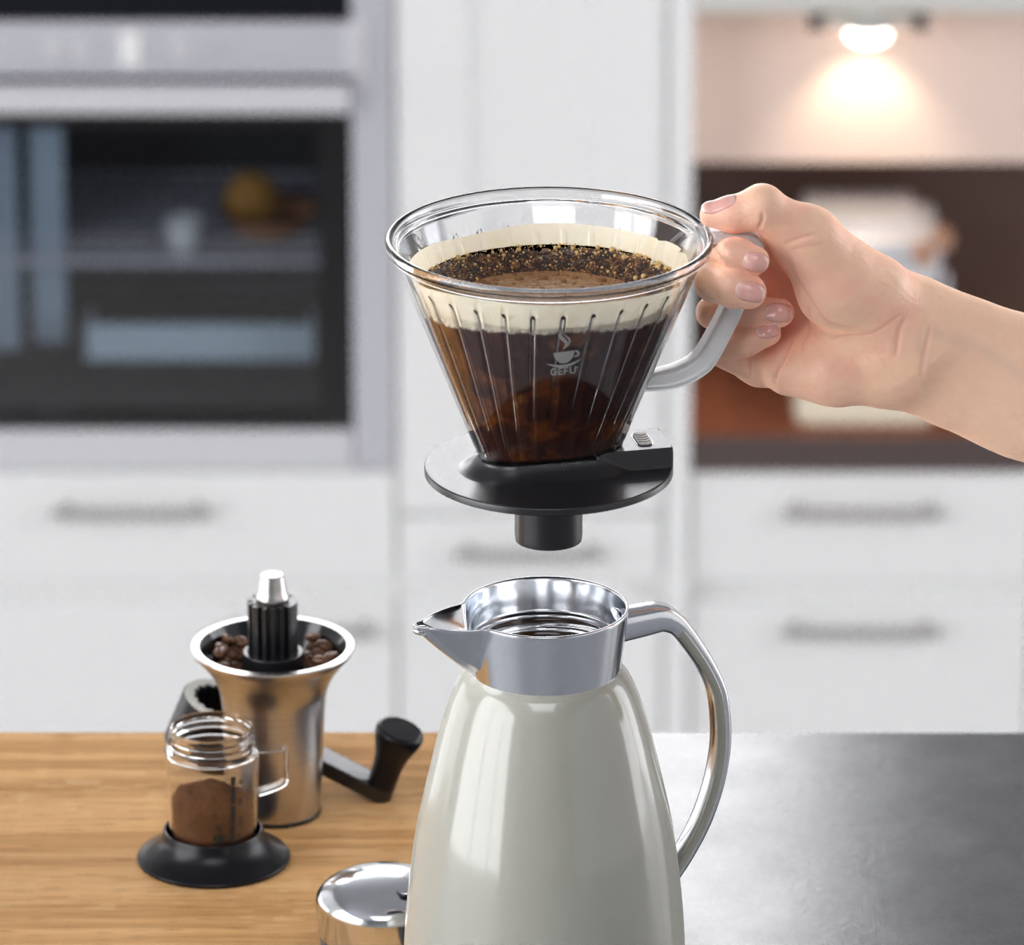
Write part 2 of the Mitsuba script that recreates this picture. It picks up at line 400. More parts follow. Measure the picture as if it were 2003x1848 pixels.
k = 'compact_appliance'
tag(k, 'built-in appliance with a black glass front above the oven', 'appliance')
add(k + '__body', box(x0, -0.1705, YK + 0.012, 4.1, -0.5935, -0.30), 'oven_black', smooth=False)
add(k + '__front', box(x0, -0.1705, YK - 0.004, YK + 0.012, -0.5935, -0.30, 0.001), 'black_gloss', smooth=False)
add('oven_housing', cat_m(box(-0.6460, -0.1285, YK + 0.031, 4.2, -0.29, 0.35), box(-0.6460, -0.1285, YK, YK + 0.03, -0.299, 0.345)), 'cabinet_white', smooth=False, label='white cupboard above the black glass appliance', cat='cabinet')

# niche with the coffee machine
ZN = -1.0187
add('niche_counter', cat_m(box(0.1595, 0.9, YK - 0.002, 3.835, ZN - 0.028, ZN)), 'counter_brown', smooth=False, label='reddish brown counter under the coffee machine', cat='countertop')
add('niche_counter__edge', box(0.1597, 0.9, YK - 0.006, YK - 0.0021, ZN - 0.034, ZN + 0.0005, 0.001), 'counter_edge', smooth=False, label='dark front edge')
add('trim_1', box(0.1595, 0.9, 3.835, 3.86, ZN - 0.03, 0.35), 'brown_wall', smooth=False, kind='structure')
add('trim_2', box(0.1595, 0.9, 3.70, 3.8345, -0.771, -0.45), 'beige_wall', smooth=False, kind='structure')
k = 'range_hood'
tag(k, 'pale grey cupboard bottom above the lit beige panel', 'hood')
add(k + '__body', box(0.1597, 0.9, YK + 0.01, 3.6995, -0.590, 0.35, 0.002), 'hood_grey', smooth=False)
add(k + '__front', box(0.1597, 0.9, YK - 0.01, YK + 0.0095, -0.585, 0.345, 0.002), 'hood_grey', smooth=False)
k = 'hood_lamp'
tag(k, 'glowing round lamp under the cupboard, lighting the beige panel', 'lamp')
LX, LY, LZ = 0.3275, 3.640, -0.6150
add(k + '__bracket', cat_m(box(LX - 0.058, LX + 0.058, LY - 0.012, LY + 0.012, LZ + 0.006, LZ + 0.014), box(LX - 0.010, LX + 0.010, LY - 0.01, LY + 0.01, LZ + 0.012, -0.5905)), 'hood_grey', smooth=False)
for i, s in enumerate((-1, 1)):
    add(k + '__' + num('mount', i), lathe([(0, LZ + 0.000), (0.009, LZ + 0.000), (0.011, LZ + 0.014), (0, LZ + 0.014)], 24, (LX + s * 0.049, LY - 0.004, 0)), 'counter_edge')
add(k + '__housing', lathe([(0, LZ + 0.009), (0.018, LZ + 0.009), (0.025, LZ + 0.004), (0.025, LZ + 0.002), (0, LZ + 0.002)], 48, (LX, LY - 0.004, 0)), 'bright_steel')
b = trimesh.creation.icosphere(3, 1.0)
b.apply_scale([0.0205, 0.0205, 0.0105])
b.apply_translation([LX, LY - 0.008, LZ - 0.003])
add(k + '__bulb', b, 'window_frame', smooth=True, emitter={'type': 'area', 'radiance': rgb(14.0, 11.5, 9.0)})
scene['hood_spot'] = {'type': 'spot', 'to_world': T().look_at(origin=[LX, 3.645, -0.640], target=[LX, 3.70, -0.76], up=[0, 1, 0]), 'intensity': rgb(0.066, 0.053, 0.038), 'cutoff_angle': 46.0, 'beam_width': 28.0}

k = 'espresso_machine'
tag(k, 'cream and silver coffee machine on the brown counter behind the hand', 'coffee machine')
mx0, mx1 = 0.262, 0.400
add(k + '__base', box(mx0, mx1, 3.612, 3.76, ZN, ZN + 0.034, 0.012), 'cream_enamel_far')
add(k + '__body', box(mx0 + 0.004, mx1 - 0.002, 3.68, 3.765, ZN + 0.03, -0.83, 0.02), 'cream_enamel_far')
add(k + '__head', box(mx0, mx1 + 0.004, 3.615, 3.750, -0.880, -0.822, 0.016), 'bright_steel', label='polished silver top')
add(k + '__group_head', lathe([(0, -0.902), (0.022, -0.902), (0.024, -0.879), (0, -0.879)], 32, (0.33, 3.648, 0)), 'bright_steel')
add(k + '__cup_tray', box(mx0 + 0.01, mx1 - 0.02, 3.650, 3.745, -0.822, -0.816, 0.002), 'bright_steel')
for i, (kx, kz) in enumerate(((0.384, -0.834), (0.402, -0.818))):
    c = trimesh.creation.cylinder(0.0105, 0.016, sections=28)
    c.apply_transform(trimesh.transformations.rotation_matrix(np.pi / 2, [1, 0, 0]))
    c.apply_translation([kx, 3.606, kz])
    add(k + '__' + num('knob', i), c, 'copper', label='copper knob')
add(k + '__steam_pipe', trimesh.creation.cylinder(0.003, 0.08, sections=16, transform=trimesh.transformations.translation_matrix([0.408, 3.625, -0.90])), 'bright_steel')

# ------------------------------------------------------------------ kitchen island in front
XW = -0.050      # seam between oak and stone
tag('oak_worktop', 'light oak worktop of long staves, left half of the island', 'countertop')
nrow = 5
YO = PLANK_Y1 - nrow * PLANK_W
YI = -0.95
for i in range(nrow):
    yb = PLANK_Y1 - i * PLANK_W
    add('oak_worktop__' + num('plank', i), box(-1.0, XW - 0.0006, yb - PLANK_W + 0.00006, yb - 0.00006, -0.04, 0.0, 0.00025), 'oak', smooth=False)
add('stone_worktop', box(XW, 1.0, YO, PLANK_Y1, -0.04, 0.0, 0.001), 'stone', smooth=False, label='grey speckled stone worktop, right half of the island', cat='countertop')
add('front_worktop', box(-1.0, 1.0, YI, YO - 0.0008, -0.04, 0.0, 0.001), 'pale_slab', smooth=False, label='pale grey worktop along the front edge of the island', cat='countertop')
add('kitchen_island', box(-0.97, 0.97, YI + 0.03, PLANK_Y1 - 0.03, ZF, -0.0402), 'island_body', smooth=False, label='dark island cabinet under the oak and stone worktop', cat='cabinet')

# ------------------------------------------------------------------ thermal jug
k = 'thermal_jug'
tag(k, 'cream thermal jug with chrome neck, pouring lip and curved handle', 'thermal jug')
body = smooth_curve([(0.0630, 0.004), (0.0642, 0.030), (0.0634, 0.065), (0.0612, 0.0925), (0.0575, 0.120), (0.0512, 0.149), (0.0470, 0.1665), (0.0420, 0.1825), (0.0375, 0.1920), (0.0335, 0.1964)], 10)
prof = [(0, 0.0), (0.0600, 0.0), (0.0620, 0.001)] + body.tolist() + [(0.031, 0.1966), (0.0305, 0.15), (0, 0.15)]
add(k + '__body', lathe(prof, 192), 'cream_lacquer', smooth=40)

SP = math.radians(180 + 22)
NA = 400
ang = np.arange(NA) * 2 * np.pi / NA


def spout_ring(r, tip, wid, z, s, tipr=0.0034):
    """Outline of the neck at one height: a circle drawn out to a pouring lip, with hollow fillets."""
    c = sg.Point(0, 0).buffer(r, 96)
    if tip > r + 0.0003:
        t = sg.Point(tip - tipr, 0).buffer(tipr, 32)
        half = math.radians(wid)
        w = sg.Polygon([(r * 0.98 * math.cos(half), r * 0.98 * math.sin(half)), (tip - tipr, tipr), (tip - tipr, -tipr), (r * 0.98 * math.cos(half), -r * 0.98 * math.sin(half)), (0, 0)])
        c = c.union(t).union(w)
        c = c.buffer(0.010 * s + 1e-5, 32).buffer(-0.010 * s - 1e-5, 32)
    xy = np.array(c.exterior.coords)[:-1]
    a, rr = np.arctan2(xy[:, 1], xy[:, 0]), np.hypot(xy[:, 0], xy[:, 1])
    o = np.argsort(a)
    a, rr = a[o], rr[o]
    a, rr = np.concatenate([a - 2 * np.pi, a, a + 2 * np.pi]), np.concatenate([rr, rr, rr])
    q = (ang - SP + np.pi) % (2 * np.pi) - np.pi
    R = np.interp(q, a, rr)
    return np.stack([R * np.cos(ang), R * np.sin(ang), np.full(NA, z)], -1)


rings = []
Z0, Z1 = 0.1960, 0.2245
for s in np.linspace(0, 1, 26):
    z = Z0 + (Z1 - Z0) * s
    r = 0.0338 + (0.0374 - 0.0338) * s
    tip = r + (0.0630 - r) * max(0.0, (s - 0.04) / 0.96) ** 1.0
    rings.append(spout_ring(r, tip, 10 + 20 * s, z, s))
for dr_, dz in ((-0.0002, 0.0005), (-0.0006, 0.0008), (-0.0011, 0.0008), (-0.0015, 0.0005)):
    rings.append(spout_ring(0.0374 + dr_, 0.0630 + dr_, 30, Z1 + dz, 1.0))
for s in np.linspace(1, 0, 14):
    z = 0.2095 + (Z1 - 0.2095) * s
    r = 0.0338 + (0.0357 - 0.0338) * s
    tip = r + (0.0612 - r) * s
    rings.append(spout_ring(r, tip, 12 + 17 * s, z, max(s, 0.05), 0.0026))
inner = [(0.0333, 0.2090), (0.0320, 0.2088), (0.0316, 0.2080), (0.0316, 0.2066), (0.0322, 0.2056), (0.0322, 0.2030), (0.0312, 0.2020), (0.0309, 0.2008), (0.0316, 0.1996), (0.0318, 0.1972), (0.0309, 0.1962), (0.0307, 0.1950), (0.0314, 0.1938),
         (0.0314, 0.1900), (0.0290, 0.1885), (0.0285, 0.186), (0.0292, 0.17), (0.0298, 0.12), (0.029, 0.07), (0.024, 0.055), (0.012, 0.051)]
for r, z in inner:
    rings.append(np.stack([r * np.cos(ang), r * np.sin(ang), np.full(NA, z)], -1))
add(k + '__neck', loft(rings, False, True), 'chrome', smooth=50, label='chrome neck with pouring lip')
add('brewed_coffee', lathe([(0, 0.1795), (0.0287, 0.1795), (0.0288, 0.1802), (0.0284, 0.1800), (0, 0.1800)], 96), 'brewed', label='dark brewed coffee inside the neck of the jug', cat='coffee')
lugs = []
for a0 in (0.3, 2.4, 4.5):
    for zz in (0.2043, 0.1984):
        a = a0 + np.linspace(0, 1.35, 40)
        pth = np.stack([0.0316 * np.cos(a), 0.0316 * np.sin(a), zz - 0.0012 * np.linspace(0, 1, 40)], -1)
        sc = np.clip(np.minimum(np.linspace(0, 1, 40), np.linspace(1, 0, 40)) * 12, 0.15, 1)
        lugs.append(sweep(pth, superellipse(0.0010, 0.0010, 0.9, 16), [0, 0, 1], sc))
for i, m in enumerate(lugs):
    add(k + '__neck__' + num('thread', i), m, 'chrome')
drop = trimesh.creation.icosphere(3, 1.0)
drop.apply_scale([0.0040, 0.0034, 0.0022])
drop.apply_translation([0.0588 * math.cos(SP), 0.0588 * math.sin(SP), 0.2226])
add(k + '__lip_bead', drop, 'chrome', smooth=True)

HD = np.array([math.cos(math.radians(22)), math.sin(math.radians(22)), 0])
HS = np.array([math.sin(math.radians(22)), -math.cos(math.radians(22)), 0])
hp = np.array([(0.0345, 0.2110), (0.0455, 0.2118), (0.0540, 0.2122), (0.0590, 0.2106), (0.0647, 0.2060), (0.0723, 0.1952), (0.0789, 0.1839), (0.0838, 0.1715), (0.0858, 0.1545), (0.0852, 0.1406), (0.0821, 0.1254), (0.0765, 0.1100), (0.0690, 0.0965), (0.0610, 0.0850)])
hc = smooth_curve(hp, 8)
path = hc[:, :1] * HD + hc[:, 1:] * np.array([0, 0, 1.0])
u = np.linspace(0, 1, len(path))
sc = np.stack([np.interp(u, [0, 0.12, 0.20, 0.32, 0.45, 1], [2.0, 1.85, 1.6, 1.2, 1.05, 0.95]), np.interp(u, [0, 0.2, 0.5, 1], [1.0, 1.0, 1.0, 0.95])], -1)
sec = superellipse(0.0038, 0.0068, 0.70, 56)
add(k + '__handle', sweep(path, sec, HS, sc), 'chrome', smooth=50, label='curved chrome handle')
tt = np.gradient(path, axis=0)
tt /= np.linalg.norm(tt, axis=1, keepdims=True)
nrm = np.cross(np.broadcast_to(HS, path.shape), tt)
inward = nrm * np.sign((nrm * (np.array([0, 0, 0.14]) - path)).sum(1, keepdims=True))
i0 = int(0.31 * len(path))
pin = path + inward * (0.0014 * sc[:, :1]) + HS * 0.0040
add(k + '__handle__inlay', sweep(pin[i0:], superellipse(0.0019, 0.0034, 0.6, 40), HS, sc[i0:]), 'cream_lacquer', smooth=50, label='cream inlay along the inside of the handle')

# ------------------------------------------------------------------ lid of the jug
k = 'jug_lid'
tag(k, 'domed chrome jug lid standing on the oak beside the jug', 'lid')
LC = (-0.0749, 0.1247, 0)
dome = [(0.0323 * math.cos(t), 0.0273 + 0.0142 * math.sin(t)) for t in np.linspace(0, math.pi / 2, 40)]
dome[-1] = (0.0, dome[-1][1])
add(k + '__cap', lathe([(0, 0.0118), (0.0305, 0.0118), (0.0314, 0.0122), (0.0322, 0.0265)] + dome, 160, LC), 'chrome', smooth=50, label='polished chrome dome')
add(k + '__stopper', lathe([(0, 0), (0.0270, 0), (0.0280, 0.001), (0.0280, 0.0035), (0.0292, 0.0040), (0.0300, 0.0052), (0.0292, 0.0064), (0.0285, 0.0070), (0.0300, 0.0076), (0.0306, 0.0088), (0.0300, 0.0100), (0.0290, 0.0106), (0.0290, 0.0118), (0, 0.0118)], 128, LC), 'black_plastic', label='black ribbed stopper')
bd = np.array([0.0105, -0.0165])
br = math.hypot(*bd)
bz = 0.0273 + 0.0142 * math.sqrt(max(0, 1 - (br / 0.0323) ** 2))
add(k + '__button', lathe([(0, 0.0), (0.0030, 0.0), (0.0042, 0.0004), (0.0046, 0.0010), (0.0042, 0.0014), (0.0036, 0.0012), (0.0032, 0.0006), (0, 0.0004)], 48, (LC[0] + bd[0], LC[1] + bd[1], bz - 0.0006)), 'black_gloss', label='small round vent button')

# ------------------------------------------------------------------ dripper
DX = 0.0015
SA = math.radians(13)       # direction of the slot and the handle
NP = 720
phi = np.arange(NP) * 2 * np.pi / NP


def stadium(hl, hw, ph):
    c, s = np.cos(ph - SA), np.sin(ph - SA)
    u, v = hl * np.sign(c) * np.abs(c) ** 0.85, hw * np.sign(s) * np.abs(s) ** 0.62
    return np.stack([u * math.cos(SA) - v * math.sin(SA), u * math.sin(SA) + v * math.cos(SA)], -1)


ZB, ZT = 0.2975, 0.3945


def cone(t, ph, inset=0.0, rt=0.0690):
    """Point of the dripper wall at height fraction t (0 slot, 1 rim), moved inwards by 'inset'."""
    b = stadium(0.0312 - inset, 0.0140 - inset, ph)
    c = np.stack([np.cos(ph), np.sin(ph)], -1) * (rt - inset)
    t = np.asarray(t, float)[..., None]
    return b * (1 - t) + c * t


def ring3(xy, z):
    return np.concatenate([xy + np.array([DX, 0]), np.broadcast_to(np.asarray(z, float)[..., None] if np.ndim(z) else np.full((len(xy), 1), z), (len(xy), 1))], -1)


WALL = 0.0022
outer = [ring3(cone(np.full(NP, t), phi), ZB + (ZT - ZB) * t) for t in np.linspace(0, 0.970, 60)]
rim = []
for rr, zz in ((0.0684, 0.3919), (0.0698, 0.3921), (0.0707, 0.3928), (0.0713, 0.3944), (0.0717, 0.3958), (0.0718, 0.3969), (0.0714, 0.3979), (0.0706, 0.3984), (0.0696, 0.3984), (0.0688, 0.3979), (0.0682, 0.3970), (0.0676, 0.3950)):
    rim.append(ring3(np.stack([np.cos(phi), np.sin(phi)], -1) * rr, zz))
kk = np.round(phi / (np.pi / 15)).astype(int) % 30
dphi = (phi - np.round(phi / (np.pi / 15)) * np.pi / 15)
inner_r = []
for t in np.linspace(1, 0.0, 90):
    half = np.maximum(0.0011 / (np.linalg.norm(cone(np.full(NP, t), phi), axis=-1)), 1e-4)
    bump = np.clip(1 - (dphi / half) ** 2, 0, 1) ** 0.7
    tb = np.where(kk % 2 == 0, 0.06, 0.20)
    env = np.clip((0.885 - t) / 0.02, 0, 1) ** 0.5 * np.clip((t - tb) / 0.02, 0, 1) ** 0.5
    inner_r.append(ring3(cone(np.full(NP, t), phi, WALL) * (1 - (0.0010 * bump * env / 0.05))[:, None], ZB + (ZT - ZB) * t + (0.0012 if t < 0.005 else 0)))
cup = loft(outer + rim + inner_r, True, True)
k = 'coffee_dripper'
tag(k, 'clear pour-over coffee dripper on a black base, held in the air above the jug', 'coffee dripper')
add(k + '__cup', cup, 'clear_plastic', smooth=40, label='clear ribbed cone with a rolled rim')

# printed emblem and name on the front of the cone
def on_cone(m, lift=0.00012):
    """Wrap flat lettering (x across, y = height) onto the front of the cone."""
    v = m.vertices.copy()
    t = (v[:, 1] - ZB) / (ZT - ZB)
    lo, hi = np.full(len(v), math.pi), np.full(len(v), 2 * math.pi)
    for _ in range(40):
        mid = (lo + hi) / 2
        big = cone(t, mid)[:, 0] > v[:, 0]
        hi, lo = np.where(big, mid, hi), np.where(big, lo, mid)
    pt = cone(t, (lo + hi) / 2)
    pt *= (1 + (lift + v[:, 2]) / np.linalg.norm(pt, axis=1))[:, None]
    return trimesh.Trimesh(np.column_stack([pt + np.array([DX, 0]), v[:, 1]]), m.faces, process=False)


def fine(m, size):
    return trimesh.Trimesh(*trimesh.remesh.subdivide_to_size(m.vertices, m.faces, size, max_iter=14))


def swoosh(pts, widths):
    """A tapering stroke."""
    c = smooth_curve(pts, 10)
    w = np.interp(np.linspace(0, 1, len(c)), np.linspace(0, 1, len(widths)), widths)
    t = np.gradient(c, axis=0)
    n = np.stack([-t[:, 1], t[:, 0]], -1) / np.linalg.norm(t, axis=1, keepdims=True)
    return sg.Polygon(np.vstack([c + n * w[:, None], (c - n * w[:, None])[::-1]])).buffer(0)


def emblem():
    """A cup with an ear, a saucer and steam; one unit is about the cup's width, the cup's rim near y = 0."""
    an = np.linspace(0, np.pi, 40)
    arc = np.stack([0.50 * np.cos(an), -0.545 * np.sin(an)], -1)
    arc[:, 1] += 0.083 * np.clip((arc[:, 0] + 0.5), 0, 1) * np.clip(1 + arc[:, 1] / 0.545, 0, 1)
    bowl = sg.Polygon(arc).buffer(0)
    ear = sg.Point(0.57, -0.09).buffer(0.175).difference(sg.Point(0.555, -0.10).buffer(0.095)).difference(bowl.buffer(0.03))
    sau = swoosh([(-0.86, -0.53), (-0.45, -0.655), (-0.05, -0.69), (0.40, -0.60), (0.87, -0.37)], [0.004, 0.06, 0.075, 0.06, 0.004])
    st1 = swoosh([(-0.16, 1.06), (-0.20, 0.86), (-0.03, 0.65), (0.11, 0.45), (-0.05, 0.10)], [0.006, 0.085, 0.095, 0.07, 0.004])
    st2 = swoosh([(-0.08, 0.97), (0.12, 0.80), (0.26, 0.62), (0.22, 0.42), (0.10, 0.25)], [0.004, 0.035, 0.05, 0.035, 0.004])
    return shapely.union_all([bowl, ear, sau, st1.difference(st2.buffer(0.02)), st2])


def print_mesh(poly, h, size):
    return fine(extrude(poly.segmentize(size), h), size)


EX, EZ = 0.0062, 0.3630
em_ = affinity.translate(affinity.scale(emblem(), 0.0090, 0.0113, origin=(0, 0)), EX, EZ)
add(k + '__emblem', on_cone(print_mesh(em_, 0.00006, 0.0010)), 'print_grey', smooth=False, label='grey cup emblem printed on the cone')
for nm, tx, w_, h_, cx_, cz_ in (('lettering', 'GEFU', 0.0109, 0.0042, 0.0059, 0.3503), ('trademark', '\u00ae', 0.0010, 0.0010, 0.0118, 0.3535)):
    tm = meshkit.text_mesh(tx, 0.0036, 0.00006, bold=True)
    b0, b1 = tm.bounds
    tm.apply_translation([-(b0[0] + b1[0]) / 2, -b0[1], 0])
    tm.apply_transform(np.diag([w_ / (b1[0] - b0[0]), h_ / (b1[1] - b0[1]), 1, 1]))
    v = tm.vertices.copy()
    v[:, 1] += v[:, 0] * 0.05
    tm.vertices = v
    tm.apply_translation([cx_, cz_, 0])
    add(k + '__' + nm, on_cone(fine(tm, 0.0012)), 'print_grey', smooth=False, label='grey printed name under the cup emblem' if nm == 'lettering' else 'tiny registered mark after the printed name')

# frosted handle of the dripper
DH = np.array([math.cos(SA), math.sin(SA), 0])
DS = np.array([math.sin(SA), -math.cos(SA), 0])
dh = smooth_curve([(0.0690, 0.3935), (0.0760, 0.3938), (0.0840, 0.3932), (0.0900, 0.3912), (0.0925, 0.3870), (0.0910, 0.3810), (0.0868, 0.3690), (0.0790, 0.3520), (0.0715, 0.3385), (0.0672, 0.3340), (0.0600, 0.3305), (0.0520, 0.3288), (0.0424, 0.3283)], 8)
dpath = dh[:, :1] * DH + dh[:, 1:] * np.array([0, 0, 1.0]) + np.array([DX, 0, 0])
u = np.linspace(0, 1, len(dpath))
dsc = np.stack([np.interp(u, [0, 0.1, 0.3, 0.7, 0.9, 1], [0.55, 0.55, 0.8, 1, 0.95, 0.8]), np.interp(u, [0, 0.12, 0.3, 1], [1.25, 1.15, 1, 1])], -1)
add(k + '__handle', sweep(dpath, superellipse(0.0050, 0.0062, 0.55, 48), DS, dsc), 'frosted_plastic', smooth=45, label='frosted clear loop handle')

# black base: plate with a raised collar round the cone, a tab with a button, and the outlet tube
def smin(a, b, kx):
    h_ = np.clip(0.5 + 0.5 * (b - a) / kx, 0, 1)
    return b * (1 - h_) + a * h_ - kx * h_ * (1 - h_)


def smax(a, b, kx):
    return -smin(-a, -b, kx)


PR, ZP = 0.0550, 0.2920
rad = np.concatenate([np.linspace(0.0005, PR - 0.0008, 150), [PR - 0.0004, PR - 0.0001]])
pa = np.arange(600) * 2 * np.pi / 600
RR, AA = np.meshgrid(rad, pa, indexing='ij')
X, Y = RR * np.cos(AA), RR * np.sin(AA)
Uc, Vc = X * math.cos(SA) + Y * math.sin(SA), -X * math.sin(SA) + Y * math.cos(SA)
seg = 0.0312 - 0.0140
dst = np.hypot(np.maximum(np.abs(Uc) - seg, 0), Vc) - 0.0140          # distance from the slot
collar = 0.0062 - 0.0062 * np.clip((dst - 0.0006) / 0.0085, 0, 1) ** 0.62
tabd = np.maximum(np.abs(Vc) - 0.0142, 0.018 - Uc)
tab = 0.0086 * (1 - np.clip((tabd + 0.0016) / 0.0032, 0, 1) ** 2 * (3 - 2 * np.clip((tabd + 0.0016) / 0.0032, 0, 1)))
zt = ZP + smax(collar, tab, 0.0012)
zt[-2:] -= np.array([[0.0002], [0.0006]])
flat = 0.0532
XX = np.where(Uc > flat, X - (Uc - flat) * math.cos(SA), X)
YY = np.where(Uc > flat, Y - (Uc - flat) * math.sin(SA), Y)
top = np.stack([XX + DX, YY, zt], -1)
edge = top[-1].copy()
low = edge.copy()
low[:, 2] = ZP - 0.0028
low2 = low.copy()
low2[:, :2] = (low2[:, :2] - [DX, 0]) * 0.985 + [DX, 0]
low2[:, 2] = ZP - 0.0033
plate = loft(np.concatenate([[low2, low], top[::-1]]), True, True)
add(k + '__base', plate, 'black_satin', smooth=40, label='round black base with a raised collar and tab')
add(k + '__outlet', lathe([(0.0135, 0.2885), (0.0150, 0.2885), (0.0150, 0.2600), (0.0147, 0.2573), (0.0138, 0.2573), (0.0135, 0.2600), (0.0135, 0.2885)], 96, (DX, 0, 0)), 'black_plastic', smooth=40, label='short black outlet tube')
BA = math.degrees(SA) - 91
bt = affinity.rotate(sg.box(-0.0052, -0.0010, 0.0052, 0.0010).buffer(0.0023), BA, origin=(0, 0))


def place_button(m, z):
    m.apply_translation([DX + 0.0425 * math.cos(SA), 0.0425 * math.sin(SA), z])
    return m


add(k + '__base__button_surround', place_button(extrude(bt.buffer(0.0007), 0.0002), ZP + 0.0086), 'black_gloss', smooth=False)
bm = place_button(extrude(bt.buffer(-0.0002), 0.0009), ZP + 0.0086)
add(k + '__base__button', bm, 'button_grey', smooth=False, label='small grey slide button')
for i, o in enumerate((-0.0042, -0.0014, 0.0014, 0.0042)):
    rb = sg.LineString([(o - 0.0006, -0.0021), (o + 0.0006, 0), (o - 0.0006, 0.0021)]).buffer(0.00055)
    rb = affinity.rotate(rb, BA, origin=(0, 0))
    add(k + '__base__' + num('button_rib', i), place_button(extrude(rb, 0.0005), ZP + 0.0094), 'button_grey', smooth=False)

# paper filter
pz = 0.3845


def paper_color(p, n, uv):
    a = dr.atan2(p.y, p.x - DX)
    line = 0.3735 - 0.0050 * dr.cos(a) * dr.cos(a) + 0.0022 * (fbm(a * 9, p.z * 30, 1.0, octaves=4) - 0.5) + 0.0016 * (fbm(a * 42, 3.0, 1.0, octaves=2) - 0.5)
    wet = smoothstep(0.0009, -0.0009, p.z - line)
    fibre = fbm(p.x * 500, p.y * 500, p.z * 500, octaves=3)
    st = smoothstep(0.45, 0.8, fbm(a * 7, p.z * 120, 5.0, octaves=3))
    dry = mix((0.96, 0.905, 0.745), (0.90, 0.78, 0.52), dr.clip(0.25 * fibre + 0.35 * st, 0, 1))
    q = p + 0.004 * mi.Vector3f(ns(p.x * 160, p.y * 160, p.z * 160), ns(p.y * 160, p.z * 160, 3.0), ns(p.z * 160, p.x * 160, 5.0))
    blot = fbm(q.x * 95, q.y * 95, q.z * 70, octaves=4)
    vein = fbm(q.x * 300, q.y * 300, q.z * 60, octaves=3)
    cof = mix((0.040, 0.015, 0.012), (0.085, 0.030, 0.020), vein)
    cof = mix(cof, (0.30, 0.085, 0.012), 0.55 * smoothstep(0.46, 0.72, blot))
    cof = mix(cof, (0.42, 0.24, 0.07), smoothstep(0.60, 0.78, vein) * smoothstep(0.50, 0.65, blot) * 0.4)
    return mix(dry, cof, wet)


scene['filter_paper'] = {'type': 'principledthin', 'base_color': proc(paper_color), 'roughness': 0.65, 'diff_trans': 0.8}
prs = []
for t in np.linspace((pz - ZB) / (ZT - ZB), 0.02, 70):
    fold = 0.0022 * np.exp(-((phi - 0.62) / 0.035) ** 2) * t + 0.0028 * np.exp(-((phi - 0.30) / 0.03) ** 2) * t
    wave = 0.0004 * np.sin(phi * 9 + 1) * t
    half = 0.0016 / np.linalg.norm(cone(np.full(NP, t), phi), axis=-1)
    press = 0.0006 * np.clip(1 - (dphi / half) ** 2, 0, 1) * (t < 0.86)
    ins = WALL + 0.0013
    xy = cone(np.full(NP, t), phi, ins)
    xy = xy * (1 - (fold + wave + press + 0.0004) / np.linalg.norm(xy, axis=-1))[:, None]
    tt_ = t + (0.060 * np.clip(-np.sin(phi), 0, 1) ** 1.5 + 0.008 * np.sin(phi * 2 + 0.4) + 0.006 * np.sin(phi * 5)) * np.clip((t - 0.6) / 0.3, 0, 1)
    xy = cone(tt_, phi, ins)
    xy = xy * (1 - (fold + wave + press + 0.0004) / np.linalg.norm(xy, axis=-1))[:, None]
    z = ZB + (ZT - ZB) * tt_
    prs.append(ring3(xy, z))
add('paper_filter', loft(prs[::-1], True, False), 'filter_paper', smooth=True, label='cream paper filter soaked with coffee inside the dripper', cat='coffee filter')

# brewing coffee: foam, a sloping ring of wet grounds, bubbles
def ground_color(p, n, uv):
    a = ns(p.x * 1500, p.y * 1500, p.z * 1500)
    b = fbm(p.x * 300, p.y * 300, p.z * 300, octaves=3)
    return mix((0.022, 0.010, 0.006), (0.26, 0.115, 0.042), smoothstep(0.42, 0.80, 0.5 * a + 0.5 * b))


def foam_color(p, n, uv):
    a = fbm(p.x * 900, p.y * 900, 1.0, octaves=3)
    b = fbm(p.x * 90, p.y * 90, 2.0, octaves=3)
    c = mix((0.22, 0.10, 0.042), (0.40, 0.225, 0.11), 0.6 * a + 0.4 * b)
    d, _, w = mikit.voronoi(p.x * 420, p.y * 420)
    return mix(c, (0.05, 0.02, 0.01), smoothstep(0.22, 0.12, d) * smoothstep(0.6, 0.7, w))


scene['wet_grounds'] = pr(proc(ground_color), 0.35)
scene['foam'] = pr(proc(foam_color), 0.3)
scene['bubble'] = {'type': 'principled', 'base_color': rgb(1.0, 0.70, 0.30), 'roughness': 0.08, 'spec_trans': 0.40, 'eta': 1.33}
rng = np.random.default_rng(5)
k = 'brewing_coffee'
tag(k, 'coffee blooming in the paper filter, brown foam ringed by dark wet grounds', 'coffee')
ph2 = np.arange(360) * 2 * np.pi / 360


def inside(t, ins):
    return cone(np.full(360, t), ph2, ins)


